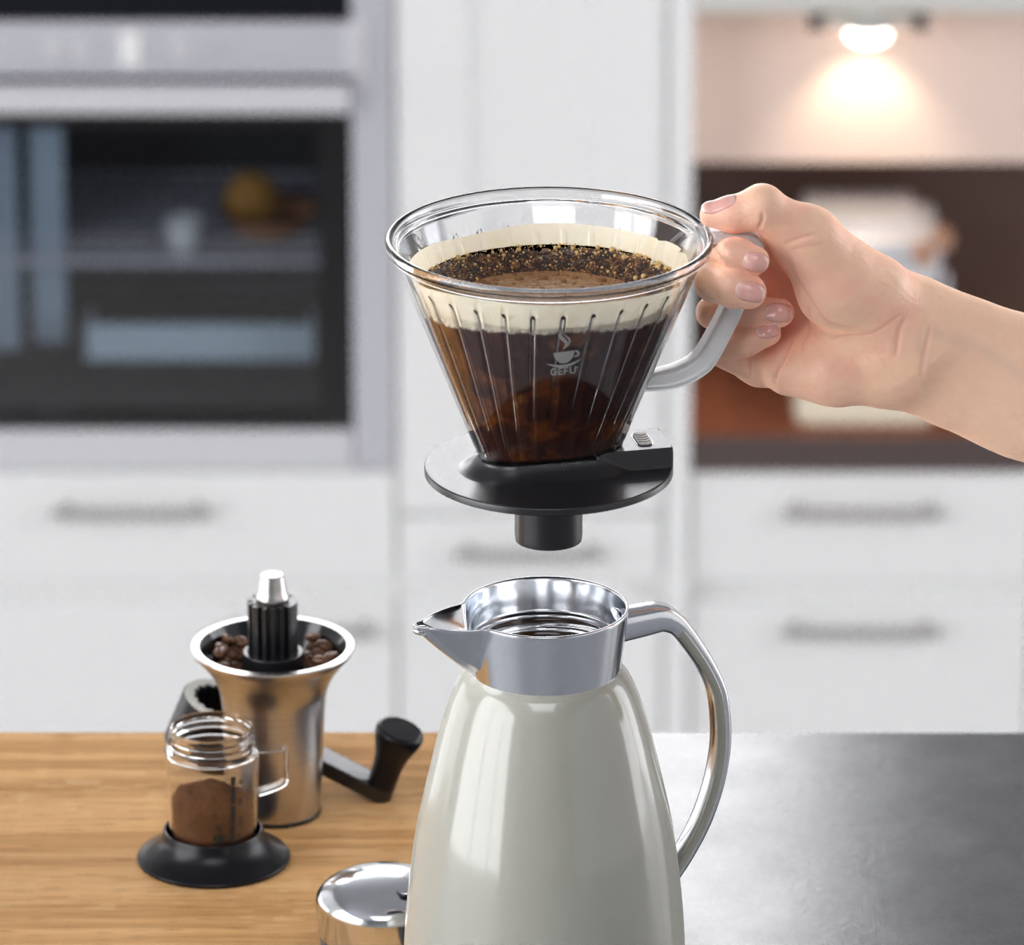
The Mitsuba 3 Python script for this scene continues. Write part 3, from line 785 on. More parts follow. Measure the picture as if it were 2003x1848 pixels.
tl = (0.3745 - ZB) / (ZT - ZB)
zf = 0.3672
body_r = [ring3(inside(t, WALL + 0.0036), ZB + (ZT - ZB) * t) for t in np.linspace(0.03, tl - 0.03, 12)]
g = []
ring_out = inside(tl + 0.012, WALL + 0.0028)
for s in np.linspace(0, 1, 26):
    pr_ = ring_out * (1 - s) + np.stack([np.cos(ph2), np.sin(ph2)], -1) * 0.0445 * s
    zz = 0.3768 - (0.3768 - zf) * (s ** 0.8)
    nz = meshkit.fbm(np.column_stack([pr_ * 900, np.full(360, s * 9)]), 3) - 0.5
    g.append(ring3(pr_, zz + nz * 0.0018 * np.sin(np.pi * (0.1 + 0.8 * s))))
add(k + '__grounds', loft(np.array(body_r + g), True, False), 'wet_grounds', smooth=True, label='dark wet coffee grounds')
fo = []
for s in np.linspace(0, 1, 60):
    rr = 0.0466 * (1 - s) + 1e-5
    pr_ = np.stack([np.cos(ph2), np.sin(ph2)], -1) * rr
    nz = meshkit.fbm(np.column_stack([pr_ * 320, np.full(360, 2.0)]), 3) - 0.5
    fo.append(ring3(pr_, zf + 0.0002 + nz * 0.0006))
add(k + '__foam', loft(np.array(fo), False, False), 'foam', smooth=True, label='smooth brown foam')
bub = []
for i in range(1300):
    a = rng.uniform(0, 2 * np.pi)
    s = rng.beta(0.7, 1.4) if i % 4 else rng.uniform(-0.05, 0.10)
    j_ = int(a / (2 * np.pi) * 360) % 360
    rr = np.linalg.norm(ring_out[j_]) * (1 - s) + 0.0445 * s
    zz = 0.3768 - (0.3768 - zf) * (max(s, 0.0) ** 0.8) + 0.0001
    r_ = min(0.0014, 0.00018 + rng.exponential(0.00022))
    b = trimesh.creation.icosphere(2 if r_ > 0.0009 else 1, r_)
    b.apply_translation([DX + rr * np.cos(a), rr * np.sin(a), zz])
    bub.append(b)
add(k + '__bubbles', cat_m(*bub), 'bubble', smooth=True, label='golden bubbles at the edge', kind='stuff')
fb = []
for i in range(90):
    a, rr = rng.uniform(0, 2 * np.pi), 0.044 * math.sqrt(rng.uniform())
    r_ = min(0.0026, 0.0004 + rng.exponential(0.0005))
    b = trimesh.creation.icosphere(2, r_)
    b.apply_scale([1, 1, 0.55])
    b.apply_translation([DX + rr * np.cos(a), rr * np.sin(a), zf + 0.0003])
    fb.append(b)
scene['foam_bubble'] = {'type': 'principled', 'base_color': rgb(0.42, 0.24, 0.12), 'roughness': 0.08, 'spec_trans': 0.6, 'eta': 1.2}
add(k + '__foam__foam_bubbles', cat_m(*fb), 'foam_bubble', smooth=True, kind='stuff')

# ------------------------------------------------------------------ coffee grinder
k = 'coffee_grinder'
tag(k, 'brushed steel hand coffee grinder with a flared top full of beans', 'coffee grinder')
GC = (-0.1318, 0.2947, 0)
gp = smooth_curve([(0.0222, 0.0015), (0.0230, 0.012), (0.0240, 0.030), (0.0249, 0.048), (0.0258, 0.060), (0.0270, 0.0665), (0.0300, 0.0735), (0.0345, 0.0800), (0.0385, 0.0846), (0.0400, 0.0872)], 8)
gout = [(0, 0), (0.0212, 0), (0.0222, 0.0006)] + gp.tolist() + [(0.0402, 0.0878), (0.0400, 0.0883), (0.0394, 0.0885), (0.0362, 0.0884), (0.0358, 0.0880), (0.0350, 0.0860), (0.0240, 0.0660), (0.0215, 0.055), (0, 0.055)]
add(k + '__body', lathe(gout, 160, GC), 'brushed_steel', smooth=40, label='brushed steel flared body')
add(k + '__base_ring', lathe([(0.0, -0.0), (0.0226, 0.0), (0.0229, 0.0012), (0.0226, 0.0022), (0.0, 0.0022)], 128, GC), 'black_plastic')
add(k + '__funnel', lathe([(0.0359, 0.0882), (0.0352, 0.0872), (0.0262, 0.0735), (0.0225, 0.0695), (0.0120, 0.0690), (0.0120, 0.0685), (0.0232, 0.0688), (0.0268, 0.0722), (0.0358, 0.0862), (0.0362, 0.0880), (0.0359, 0.0882)], 160, GC), 'black_gloss', smooth=40, label='glossy black funnel')
add(k + '__collar', lathe([(0, 0.0690), (0.0140, 0.0690), (0.0146, 0.0720), (0.0146, 0.0760), (0.0142, 0.0766), (0.0150, 0.0772), (0.0150, 0.0846), (0.0146, 0.0852), (0.0126, 0.0852), (0.0122, 0.0846), (0, 0.0846)], 128, GC), 'black_plastic', smooth=40)
sh = sg.Point(0, 0).buffer(0.0123, 64)
for a in (-150, -118, -97, -76, -55, 35, 75, 115, 150, 185):
    c, s = math.cos(math.radians(a)), math.sin(math.radians(a))
    slot = affinity.translate(affinity.rotate(sg.box(-0.0016, -0.0008, 0.004, 0.0008).buffer(0.00045), a, origin=(0, 0)), 0.0116 * c, 0.0116 * s)
    sh = sh.difference(slot)
sh = sh.buffer(-0.0003).buffer(0.0003)
shaft = extrude(sh, 0.0272)
shaft.apply_translation([GC[0], GC[1], 0.0846])
add(k + '__shaft', shaft, 'black_plastic', smooth=30, label='black fluted drive shaft')
add(k + '__tip', lathe([(0, 0.1112), (0.0070, 0.1112), (0.0080, 0.1125), (0.0082, 0.1138), (0.0078, 0.1156), (0.0072, 0.1166), (0.0069, 0.1180), (0.0060, 0.1240), (0.0058, 0.1250), (0.0052, 0.1254), (0.0030, 0.1254), (0.0026, 0.1251), (0, 0.1251)], 96, GC), 'brushed_steel', smooth=40, label='brushed steel tip')

# coffee beans in the funnel
def bean_mesh(seed):
    m = trimesh.creation.icosphere(4, 1.0)
    v = m.vertices
    x, y, z = v.T.copy()
    flat_ = np.where(z < 0, z * 0.45, z)
    groove = 0.42 * np.exp(-((y - 0.12 * np.sin(x * 2.2)) / 0.10) ** 2) * (z < 0.25)
    flat_ = np.where(z < 0.25, flat_ + groove * np.clip((0.98 - np.abs(x)) * 4, 0, 1), flat_)
    v = np.stack([x * (1 - 0.05 * y), y, flat_], -1)
    v *= (1 + 0.05 * (meshkit.fbm(v * 3 + seed * 7, 3) - 0.5))[:, None]
    m.vertices = v * np.array([0.0047, 0.0035, 0.0031])
    return m


def bean_color(p, n, uv):
    a = fbm(p.x * 700, p.y * 700, p.z * 700, octaves=3)
    return mix((0.085, 0.034, 0.015), (0.19, 0.085, 0.042), a)


scene['roasted_bean'] = pr(proc(bean_color), 0.38, specular=0.5)
bms = [mikit.ply(bean_mesh(i), 'roasted_bean', smooth=True) for i in range(4)]
rng = np.random.default_rng(11)
spots = {'left': [], 'right': []}
for side, a0, a1 in (('left', 130, 205), ('right', -25, 50)):
    tries = 0
    while len(spots[side]) < 12 and tries < 8000:
        tries += 1
        a = math.radians(rng.uniform(a0, a1))
        rr = rng.uniform(0.0186, 0.0296)
        floor_z = 0.0690 if rr < 0.0225 else 0.0695 + (rr - 0.0225) * 1.45
        z = floor_z + (0.0062 if len(spots[side]) < 7 else 0.0098)
        if z > 0.0850: continue
        p_ = np.array([GC[0] + rr * math.cos(a), GC[1] + rr * math.sin(a), z])
        if all(np.linalg.norm(p_ - q) > 0.0059 for q in spots[side]):
            spots[side].append(p_)
NTH = ['first', 'second', 'third', 'fourth', 'fifth', 'sixth', 'seventh', 'eighth', 'ninth', 'tenth', 'eleventh', 'twelfth']
i = 0
for side in ('left', 'right'):
    for j, p_ in enumerate(sorted(spots[side], key=lambda q: q[0])):
        a = rng.uniform(0, 360)
        tilt, roll = rng.uniform(-35, 35), rng.choice([0, 180]) + rng.uniform(-35, 35)
        M = T().translate(p_.tolist()).rotate([0, 0, 1], a).rotate([0, 1, 0], tilt).rotate([1, 0, 0], roll)
        key = num('coffee_bean', i)
        scene[key] = {**bms[i % 4], 'to_world': M}
        tag(key, 'roasted coffee bean %s of the black shaft, %s from the left there' % (side, NTH[j]), 'coffee bean', 'coffee beans in the grinder funnel')
        i += 1

# ------------------------------------------------------------------ crank of the grinder, lying behind it
k = 'grinder_crank'
tag(k, 'black grinder crank with a toothed hub and round knob, lying behind the steel grinder', 'crank')
HUB, KNB = np.array([-0.1660, 0.3460]), np.array([-0.0815, 0.3110])
dxy = KNB - HUB
ln = np.linalg.norm(dxy)
caz = math.atan2(dxy[1], dxy[0])
til = math.radians(19)
Rc = trimesh.transformations.concatenate_matrices(trimesh.transformations.translation_matrix([KNB[0], KNB[1], 0.0015]), trimesh.transformations.rotation_matrix(caz, [0, 0, 1]), trimesh.transformations.rotation_matrix(til, [0, 1, 0]))
# local frame: the knob end at the origin, the hub at -x, the arm along x


def crank(m):
    m.apply_transform(Rc)
    return m


AL = ln / math.cos(til) - 0.004
arm = sg.LineString([(-AL + 0.0262, 0), (0, 0)]).buffer(0.0072, 24)
arm = extrude(arm, 0.0070)
add(k + '__arm', crank(arm), 'black_satin', smooth=30, label='black crank arm')
pl = extrude(sg.LineString([(-AL + 0.026, 0), (-0.012, 0)]).buffer(0.0062, 24), 0.0004)
pl.apply_translation([0, 0, 0.0070])
add(k + '__arm__plate', crank(pl), 'bright_steel', smooth=30, label='steel plate on top of the arm')
kn = lathe([(0, 0.0064), (0.0070, 0.0064), (0.0072, 0.012), (0.0074, 0.018), (0.0084, 0.024), (0.0104, 0.030), (0.0119, 0.0345), (0.0122, 0.0370), (0.0119, 0.0388), (0.0112, 0.0396), (0.0104, 0.0398), (0.0100, 0.0395), (0, 0.0396)], 96)
add(k + '__knob', crank(kn), 'black_matte', smooth=35, label='flared black knob')
teeth = sg.Point(0, 0).buffer(0.0118, 64)
for a in range(0, 360, 24):
    teeth = teeth.union(affinity.translate(sg.Point(0, 0).buffer(0.0016), 0.0118 * math.cos(math.radians(a)), 0.0118 * math.sin(math.radians(a))))
hz0, hz1 = -0.020, 0.0082
hub = extrude(sg.Point(0, 0).buffer(0.0190, 96).difference(teeth), hz1 - 0.0008 - hz0)
hub.apply_translation([-AL, 0, hz0])
v = hub.vertices
rr_ = np.hypot(v[:, 0] + AL, v[:, 1])
w = 1 + 0.10 * (hz1 - v[:, 2]) / (hz1 - hz0)
sel = rr_ > 0.018
v[sel, 0] = -AL + (v[sel, 0] + AL) * w[sel]
v[sel, 1] *= w[sel]
hub.vertices = v
add(k + '__hub', crank(hub), 'black_matte', smooth=30, label='black hub with a toothed socket')
tr = extrude(sg.Point(0, 0).buffer(0.0184, 96).difference(teeth.buffer(0.0010)), 0.0010)
tr.apply_translation([-AL, 0, hz1 - 0.0009])
add(k + '__hub__top_ring', crank(tr), 'button_grey', smooth=False, label='pale grey ring round the socket')

# ------------------------------------------------------------------ jar of ground coffee
k = 'coffee_jar'
tag(k, 'clear measuring jar of ground coffee on a flared black foot', 'jar')
JC = (-0.1598, 0.2355, 0)
add(k + '__foot', lathe([(0, 0), (0.0360, 0), (0.0370, 0.0006), (0.0372, 0.0018), (0.0366, 0.0027), (0.0350, 0.0034), (0.0315, 0.0052), (0.0282, 0.0078), (0.0258, 0.0108), (0.0246, 0.0138), (0.0243, 0.0158), (0.0238, 0.0166), (0.0230, 0.0164), (0.0226, 0.0155), (0.0224, 0.0070), (0, 0.0070)], 160, JC), 'black_matte', smooth=40, label='flared black foot')
jo = [(0, 0.0072), (0.0200, 0.0072), (0.0208, 0.0080), (0.0214, 0.0160), (0.0226, 0.0480), (0.0232, 0.0560), (0.0230, 0.0580), (0.0216, 0.0592), (0.0205, 0.0597), (0.0203, 0.0610), (0.0211, 0.0618), (0.0211, 0.0626), (0.0203, 0.0634), (0.0202, 0.0644), (0.0209, 0.0652), (0.0209, 0.0660), (0.0202, 0.0668), (0.0201, 0.0690), (0.0198, 0.0697), (0.0192, 0.0697), (0.0189, 0.0690),
      (0.0189, 0.0610), (0.0196, 0.0585), (0.0212, 0.0562), (0.0211, 0.0480), (0.0201, 0.0160), (0.0196, 0.0090), (0, 0.0088)]
add(k + '__jar_body', lathe(jo, 160, JC), 'clear_plastic', smooth=35, label='clear jar with a screw thread')
JHD = np.array([math.cos(0.18), math.sin(0.18), 0])
jh = smooth_curve([(0.0228, 0.0560), (0.0300, 0.0562), (0.0345, 0.0562), (0.0362, 0.0545), (0.0363, 0.0480), (0.0362, 0.0405), (0.0348, 0.0380), (0.0300, 0.0358), (0.0222, 0.0335)], 6)
jp = jh[:, :1] * JHD + jh[:, 1:] * np.array([0, 0, 1.0]) + np.array(JC)
add(k + '__handle', sweep(jp, superellipse(0.0011, 0.0042, 0.6, 24), [JHD[1], -JHD[0], 0]), 'clear_plastic', smooth=45, label='small clear square handle')


def on_jar(m, az, zc, r0=0.0214, z0=0.016, k_=0.0375, lift=0.00008):
    """Wrap flat lettering (x across, y up) onto the jar's outside at azimuth az (radians, from -y towards +x)."""
    v = m.vertices
    z = zc + v[:, 1]
    r = r0 + (z - z0) * k_ + lift + v[:, 2]
    a = -np.pi / 2 + az + v[:, 0] / 0.0218
    return trimesh.Trimesh(np.stack([JC[0] + r * np.cos(a), JC[1] + r * np.sin(a), z], -1), m.faces, process=False)


for i, (za, zb_) in enumerate(((0.0165, 0.0262), (0.0272, 0.0363), (0.0373, 0.0461), (0.0471, 0.0518))):
    bar = sg.box(-0.0012, za, 0.0012, zb_)
    if i == 3: bar = bar.union(sg.Point(0, zb_).buffer(0.0012))
    add(k + '__' + num('scale_bar', i), on_jar(print_mesh(bar, 0.00006, 0.0012), 0.50, 0.0), 'print_black', smooth=False, label='black measuring mark')
for i, (t_, z_) in enumerate((('1', 0.0172), ('2', 0.0268), ('3', 0.0366), ('4', 0.0470))):
    tm = meshkit.text_mesh(t_, 0.0030, 0.00006, bold=True)
    tm.apply_translation([0.0022, 0, 0])
    add(k + '__' + num('numeral', i), on_jar(tm, 0.52, z_), 'print_black', smooth=False, label='black numeral ' + t_)
add(k + '__emblem', on_jar(print_mesh(affinity.scale(emblem(), 0.0056, 0.0060, origin=(0, 0)), 0.00006, 0.0012), 0.16, 0.0212), 'print_black', smooth=False, label='black cup emblem')


def grounds_color(p, n, uv):
    a = ns(p.x * 1800, p.y * 1800, p.z * 1800)
    b = fbm(p.x * 200, p.y * 200, p.z * 200, octaves=3)
    return mix((0.022, 0.008, 0.004), (0.105, 0.040, 0.018), dr.clip(0.6 * a + 0.5 * b - 0.05, 0, 1))


scene['ground_coffee_mat'] = pr(proc(grounds_color), 0.9, specular=0.1)
gr = []
ga = np.arange(180) * 2 * np.pi / 180
for r, z in [(0.0190, 0.0095), (0.0193, 0.014), (0.0194, 0.020), (0.0196, 0.026), (0.0197, 0.0305)] + [(0.0196 * (1 - s), 0.0318 + 0.0085 * (1 - (1 - s) ** 2)) for s in np.linspace(0.01, 0.985, 40)]:
    xy = np.stack([np.cos(ga), np.sin(ga)], -1) * r
    zz = np.full(180, z)
    if z > 0.03:
        lump = meshkit.fbm(np.column_stack([xy * 220, np.full(180, 1.0)]), 4) - 0.5
        zz = zz + lump * 0.0045 - 0.10 * xy[:, 0]
    gr.append(np.column_stack([xy[:, 0] + JC[0], xy[:, 1] + JC[1], zz]))
add('ground_coffee', loft(np.array(gr), True, True), 'ground_coffee_mat', smooth=True, label='mound of brown ground coffee inside the clear jar', cat='ground coffee', kind='stuff')
#HAND
# ------------------------------------------------------------------ the hand holding the dripper
J = {
    'thumb_tip': (0.0732, 0.0150, 0.4033, 0.0060), 'thumb_pad': (0.0825, 0.0140, 0.4041, 0.0076), 'thumb_ip': (0.0946, 0.0140, 0.4072, 0.0100),
    'thumb_mid': (0.1037, 0.0160, 0.3999, 0.0098), 'thumb_mcp': (0.1145, 0.0200, 0.3910, 0.0124), 'thumb_cmc': (0.1446, 0.0280, 0.3630, 0.0142),
    'ind_mcp': (0.1030, 0.0520, 0.3793, 0.0100), 'ind_pip': (0.0765, 0.0225, 0.3847, 0.0072), 'ind_dip': (0.0835, 0.0035, 0.3893, 0.0070), 'ind_tip': (0.0916, -0.0005, 0.3876, 0.0062),
    'mid_mcp': (0.0999, 0.0540, 0.3606, 0.0105), 'mid_pip': (0.0748, 0.0150, 0.3723, 0.0092), 'mid_dip': (0.0824, -0.0005, 0.3753, 0.0086), 'mid_tip': (0.0888, -0.0025, 0.3741, 0.0078),
    'rin_mcp': (0.0990, 0.0540, 0.3413, 0.0105), 'rin_pip': (0.0742, 0.0365, 0.3508, 0.0074), 'rin_dip': (0.0912, 0.0300, 0.3538, 0.0070), 'rin_tip': (0.1036, 0.0240, 0.3549, 0.0064),
    'pin_mcp': (0.0959, 0.0460, 0.3241, 0.0105), 'pin_pip': (0.0767, 0.0360, 0.3339, 0.0074), 'pin_dip': (0.0891, 0.0290, 0.3403, 0.0066), 'pin_tip': (0.0988, 0.0240, 0.3454, 0.0056),
    'palm_w': (0.1564, 0.0400, 0.3390, 0.0190), 'w1': (0.1592, 0.0360, 0.3387, 0.0286), 'w2': (0.1734, 0.0370, 0.3317, 0.0270), 'w3': (0.1896, 0.0380, 0.3245, 0.0278),
    'w4': (0.2134, 0.0400, 0.3144, 0.0296), 'w5': (0.2824, 0.0450, 0.2846, 0.0340), 'elbow': (0.3950, 0.0560, 0.2370, 0.0390), 'upper_arm': (0.6000, 0.1000, 0.2900, 0.0450),
    'then_a': (0.1429, 0.0260, 0.3595, 0.0180), 'then_b': (0.1211, 0.0190, 0.3805, 0.0140), 'then_c': (0.1291, 0.0220, 0.3680, 0.0175),
    'hyp_a': (0.1463, 0.0290, 0.3287, 0.0170), 'hyp_b': (0.1278, 0.0290, 0.3278, 0.0165), 'hyp_c': (0.1088, 0.0360, 0.3243, 0.0120),
}
J = {k: np.array(v, np.float32) for k, v in J.items()}


def cone_d(P, a, b, sy=1.0):
    """Distance from a tapering capsule between joints a and b; sy > 1 flattens it in depth."""
    a, b = J[a], J[b]
    pa = [P[i] - a[i] for i in range(3)]
    ba = b[:3] - a[:3]
    if sy != 1.0:
        pa[1] = pa[1] * np.float32(sy)
        ba = ba * np.array([1, sy, 1], np.float32)
    h = np.clip((pa[0] * ba[0] + pa[1] * ba[1] + pa[2] * ba[2]) / float(ba @ ba), 0, 1)
    q = (pa[0] - ba[0] * h) ** 2
    q += (pa[1] - ba[1] * h) ** 2
    q += (pa[2] - ba[2] * h) ** 2
    return np.sqrt(q) - (a[3] + (b[3] - a[3]) * h)


def smn(a, b, kx):
    h = np.maximum(kx - np.abs(a - b), 0) / kx
    return np.minimum(a, b) - h * h * (kx * 0.25)


def hand_sdf(P):
    def chain(names, kx):
        d = None
        for a, b in zip(names[:-1], names[1:]):
            c = cone_d(P, a, b)
            d = c if d is None else smn(d, c, kx)
        return d
    d = cone_d(P, 'w1', 'w2', 1.35)
    d = smn(d, cone_d(P, 'w2', 'w3', 1.35), 0.010)
    d = smn(d, cone_d(P, 'w3', 'w4', 1.30), 0.010)
    d = smn(d, cone_d(P, 'w4', 'w5', 1.25), 0.012)
    d = smn(d, cone_d(P, 'w5', 'elbow', 1.15), 0.012)
    d = smn(d, cone_d(P, 'elbow', 'upper_arm'), 0.020)
    for m in ('ind_mcp', 'mid_mcp', 'rin_mcp', 'pin_mcp'):
        d = smn(d, cone_d(P, 'palm_w', m), 0.012)
    d = smn(d, cone_d(P, 'hyp_a', 'hyp_b'), 0.012)
    d = smn(d, cone_d(P, 'hyp_b', 'hyp_c'), 0.006)
    th = smn(cone_d(P, 'thumb_cmc', 'thumb_mcp'), cone_d(P, 'then_a', 'then_c'), 0.010)
    th = smn(th, cone_d(P, 'then_c', 'then_b'), 0.008)
    d = smn(d, th, 0.008)
    d = smn(d, cone_d(P, 'thumb_cmc', 'w1'), 0.008)
    d = smn(d, cone_d(P, 'thumb_mcp', 'ind_mcp'), 0.010)
    d = smn(d, smn(cone_d(P, 'thumb_mcp', 'thumb_mid'), cone_d(P, 'thumb_mid', 'thumb_ip'), 0.004), 0.006)
    d = smn(d, chain(['thumb_ip', 'thumb_pad', 'thumb_tip'], 0.004), 0.003)
    for f in ('ind', 'mid', 'rin', 'pin'):
        d = smn(d, cone_d(P, f + '_mcp', f + '_pip'), 0.004)
    for f in ('ind', 'mid', 'rin', 'pin'):
        d = smn(d, chain([f + '_pip', f + '_dip', f + '_tip'], 0.003), 0.0010)
    return d


def surface_nets(vals, org, step):
    """Vertices and triangles of the zero level of a grid (inside negative)."""
    s = vals < 0
    n = np.array(vals.shape)
    cnt = np.zeros(n - 1, np.int8)
    acc = np.zeros((*(n - 1), 3), np.float32)
    sl = lambda o, ax: tuple(slice(o[i], n[i] - 1 + o[i]) for i in range(3))  # noqa: E731
    for ax in range(3):
        e = [0, 0, 0]
        for o1 in (0, 1):
            for o2 in (0, 1):
                o = [0, 0, 0]
                o[(ax + 1) % 3], o[(ax + 2) % 3] = o1, o2
                p = list(o)
                p[ax] = 1
                a, b = vals[sl(o, ax)], vals[sl(p, ax)]
                m = s[sl(o, ax)] != s[sl(p, ax)]
                t = (a[m] / (a[m] - b[m]))
                cnt[m] += 1
                add_ = np.tile(np.array(o, np.float32), (len(t), 1))
                add_[:, ax] = t
                acc[m] += add_
    cells = np.argwhere(cnt > 0)
    idx = np.full(n - 1, -1, np.int64)
    idx[tuple(cells.T)] = np.arange(len(cells))
    v = (cells + acc[tuple(cells.T)] / cnt[tuple(cells.T)][:, None]) * step + org
    faces = []
    for ax in range(3):
        b, c = (ax + 1) % 3, (ax + 2) % 3
        lo = [slice(None)] * 3
        hi = [slice(None)] * 3
        lo[ax], hi[ax] = slice(0, n[ax] - 1), slice(1, n[ax])
        ch = s[tuple(lo)] != s[tuple(hi)]
        w = np.argwhere(ch)
        ins = s[tuple(lo)][ch]
        ok = (w[:, b] > 0) & (w[:, c] > 0) & (w[:, b] < n[b] - 1) & (w[:, c] < n[c] - 1)
        w, ins = w[ok], ins[ok]
        q = []
        for ob, oc in ((0, 0), (1, 0), (1, 1), (0, 1)):
            x = w.copy()
            x[:, b] -= ob
            x[:, c] -= oc
            q.append(idx[tuple(x.T)])
        q = np.stack(q, -1)
        q[ins] = q[ins][:, ::-1]
        faces += [q[:, [0, 2, 1]], q[:, [0, 3, 2]]]
    return v, np.vstack(faces)


step = 0.0008
lo = np.array([0.060, -0.014, 0.190])
gx = [np.concatenate([np.arange(0.060, 0.236, step), np.arange(0.236, 0.660, 0.004)]).astype(np.float32),      # coarser along the upper arm
      np.concatenate([np.arange(-0.014, 0.080, step), np.arange(0.080, 0.160, 0.004)]).astype(np.float32),
      np.concatenate([np.arange(0.190, 0.254, 0.003), np.arange(0.254, 0.424, step)]).astype(np.float32)]
G = (gx[0][:, None, None], gx[1][None, :, None], gx[2][None, None, :])
HG = hand_sdf(G)
# the flesh gives way where the fingers close round the handle
nx = int((0.108 - lo[0]) / step)
GS = (G[0][:nx], G[1], G[2])
bar_d = None
hp_ = dpath[::7]
for i in range(len(hp_) - 1):
    J['bar_a'], J['bar_b'] = np.array([*hp_[i], 0.0060], np.float32), np.array([*hp_[i + 1], 0.0060], np.float32)
    c_ = cone_d(GS, 'bar_a', 'bar_b')
    bar_d = c_ if bar_d is None else np.minimum(bar_d, c_)
HG[:nx] = np.maximum(HG[:nx], -bar_d)
hv, hf = surface_nets(HG, np.zeros(3), 1.0)
hv = np.stack([np.interp(hv[:, i], np.arange(len(gx[i])), gx[i]) for i in range(3)], -1)
hm = trimesh.Trimesh(hv, hf, process=False)
hm = max(hm.split(only_watertight=False), key=lambda m_: len(m_.faces))
if hm.volume < 0: hm.invert()
hv = np.array(hm.vertices)
ed = hm.edges_unique
for _ in range(3):
    acc_, cnt_ = np.zeros_like(hv), np.zeros(len(hv))
    for a_, b_ in ((0, 1), (1, 0)):
        np.add.at(acc_, ed[:, a_], hv[ed[:, b_]])
        np.add.at(cnt_, ed[:, a_], 1)
    mv = acc_ / np.maximum(cnt_, 1)[:, None] - hv
    hv = hv + 0.5 * mv * np.minimum(1, 0.0004 / np.maximum(np.linalg.norm(mv, axis=1, keepdims=True), 1e-9))
hm.vertices = hv

# folds of the skin, pressed into the surface along lines seen on the palm side
SH = math.tan(PITCH)
CRE = [([(0.1068, 0.3846), (0.1089, 0.3765), (0.1144, 0.3668), (0.1183, 0.3603), (0.1237, 0.3538), (0.1307, 0.3517), (0.1384, 0.3517)], 0.0008, 0.0010),
       ([(0.1246, 0.3452), (0.1308, 0.3473), (0.1438, 0.3485), (0.1521, 0.3538), (0.1574, 0.3587)], 0.0006, 0.0009),
       ([(0.11, 0.3481), (0.1078, 0.3424), (0.1048, 0.335), (0.1023, 0.3293), (0.1023, 0.3244)], 0.0013, 0.0011),
       ([(0.1151, 0.3651), (0.116, 0.3562), (0.1169, 0.3497), (0.1139, 0.344), (0.1136, 0.3375)], 0.0006, 0.0010),
       ([(0.0909, 0.3408), (0.0912, 0.3342), (0.0909, 0.3277)], 0.0010, 0.0009),
       ([(0.159, 0.3578), (0.156, 0.3505), (0.155, 0.344), (0.1542, 0.3359)], 0.0006, 0.0012),
       ([(0.1698, 0.3546), (0.167, 0.3399), (0.1649, 0.3277)], 0.0004, 0.0012),
       ([(0.0941, 0.4043), (0.0946, 0.4007), (0.0927, 0.3963)], 0.0008, 0.0008),
       ([(0.1041, 0.3894), (0.1102, 0.3922), (0.1185, 0.3949)], 0.0004, 0.0011),
       ([(0.1064, 0.387), (0.1148, 0.3886), (0.1224, 0.3902)], 0.0003, 0.0011)]
VEIN = [[(0.1704, 0.349), (0.1874, 0.3433), (0.199, 0.3368), (0.211, 0.3287)], [(0.1651, 0.3458), (0.1676, 0.3336)]]


def line_dist(q, pl):
    pl = smooth_curve(np.array(pl), 6)
    best, where = np.full(len(q), 9.0), np.zeros(len(q))
    for i in range(len(pl) - 1):
        a, ba = pl[i], pl[i + 1] - pl[i]
        h = np.clip(((q - a) @ ba) / (ba @ ba), 0, 1)
        d = np.linalg.norm(q - a - h[:, None] * ba, axis=1)
        where = np.where(d < best, (i + h) / (len(pl) - 1), where)
        best = np.minimum(best, d)
    return best, where


nv = np.array(hm.vertex_normals)
q2 = np.stack([hv[:, 0], hv[:, 2] + (hv[:, 1] - 0.015) * SH], -1)
face = np.clip(-(nv @ FWD) * 3, 0, 1)
dis = np.zeros(len(hv))
for pl, dep, wid in CRE:
    d, w = line_dist(q2, pl)
    dis -= dep * np.exp(-(d / wid) ** 2) * np.clip(np.minimum(w, 1 - w) * 6, 0, 1) * face
dis += 0.00035 * (meshkit.fbm(hv * 130, 3) - 0.5)
hv = hv + nv * dis[:, None]
hm.vertices = hv

# skin colour: pinker fingertips and palm pads, bluish veins at the wrist
col = np.tile(np.array([0.87, 0.545, 0.375]), (len(hv), 1))
PINK, PALE, BLUE = np.array([0.87, 0.45, 0.33]), np.array([0.89, 0.60, 0.43]), np.array([0.58, 0.45, 0.37])
mot = meshkit.fbm(hv * 75, 3)
col = col + (PINK - col) * (0.55 * np.clip((mot - 0.42) * 3, 0, 1) * (hv[:, 0] < 0.165))[:, None]
mot2 = meshkit.fbm(hv * 330, 3, seed=4) - 0.5
col = col * (1 + np.array([0.05, 0.16, 0.18]) * mot2[:, None])
for name, rad_ in (('thumb_tip', 0.016), ('ind_tip', 0.013), ('mid_tip', 0.014), ('rin_tip', 0.014), ('pin_tip', 0.012), ('then_b', 0.016), ('rin_mcp', 0.030)):
    d = np.linalg.norm(hv - J[name][:3], axis=1)
    col = col + (PINK - col) * (0.7 * np.exp(-(d / rad_) ** 2))[:, None]
col = col + (PALE - col) * (0.5 * np.clip((hv[:, 0] - 0.165) / 0.05, 0, 1))[:, None]
for pl in VEIN:
    d, w = line_dist(q2, pl)
    col = col + (BLUE - col) * (0.28 * np.exp(-(d / 0.0030) ** 2) * face)[:, None]
for pl, dep, wid in CRE:
    d, w = line_dist(q2, pl)
    col = col + (PINK * 0.86 - col) * (0.55 * np.exp(-(d / (wid * 0.8)) ** 2) * np.clip(np.minimum(w, 1 - w) * 6, 0, 1) * face)[:, None]


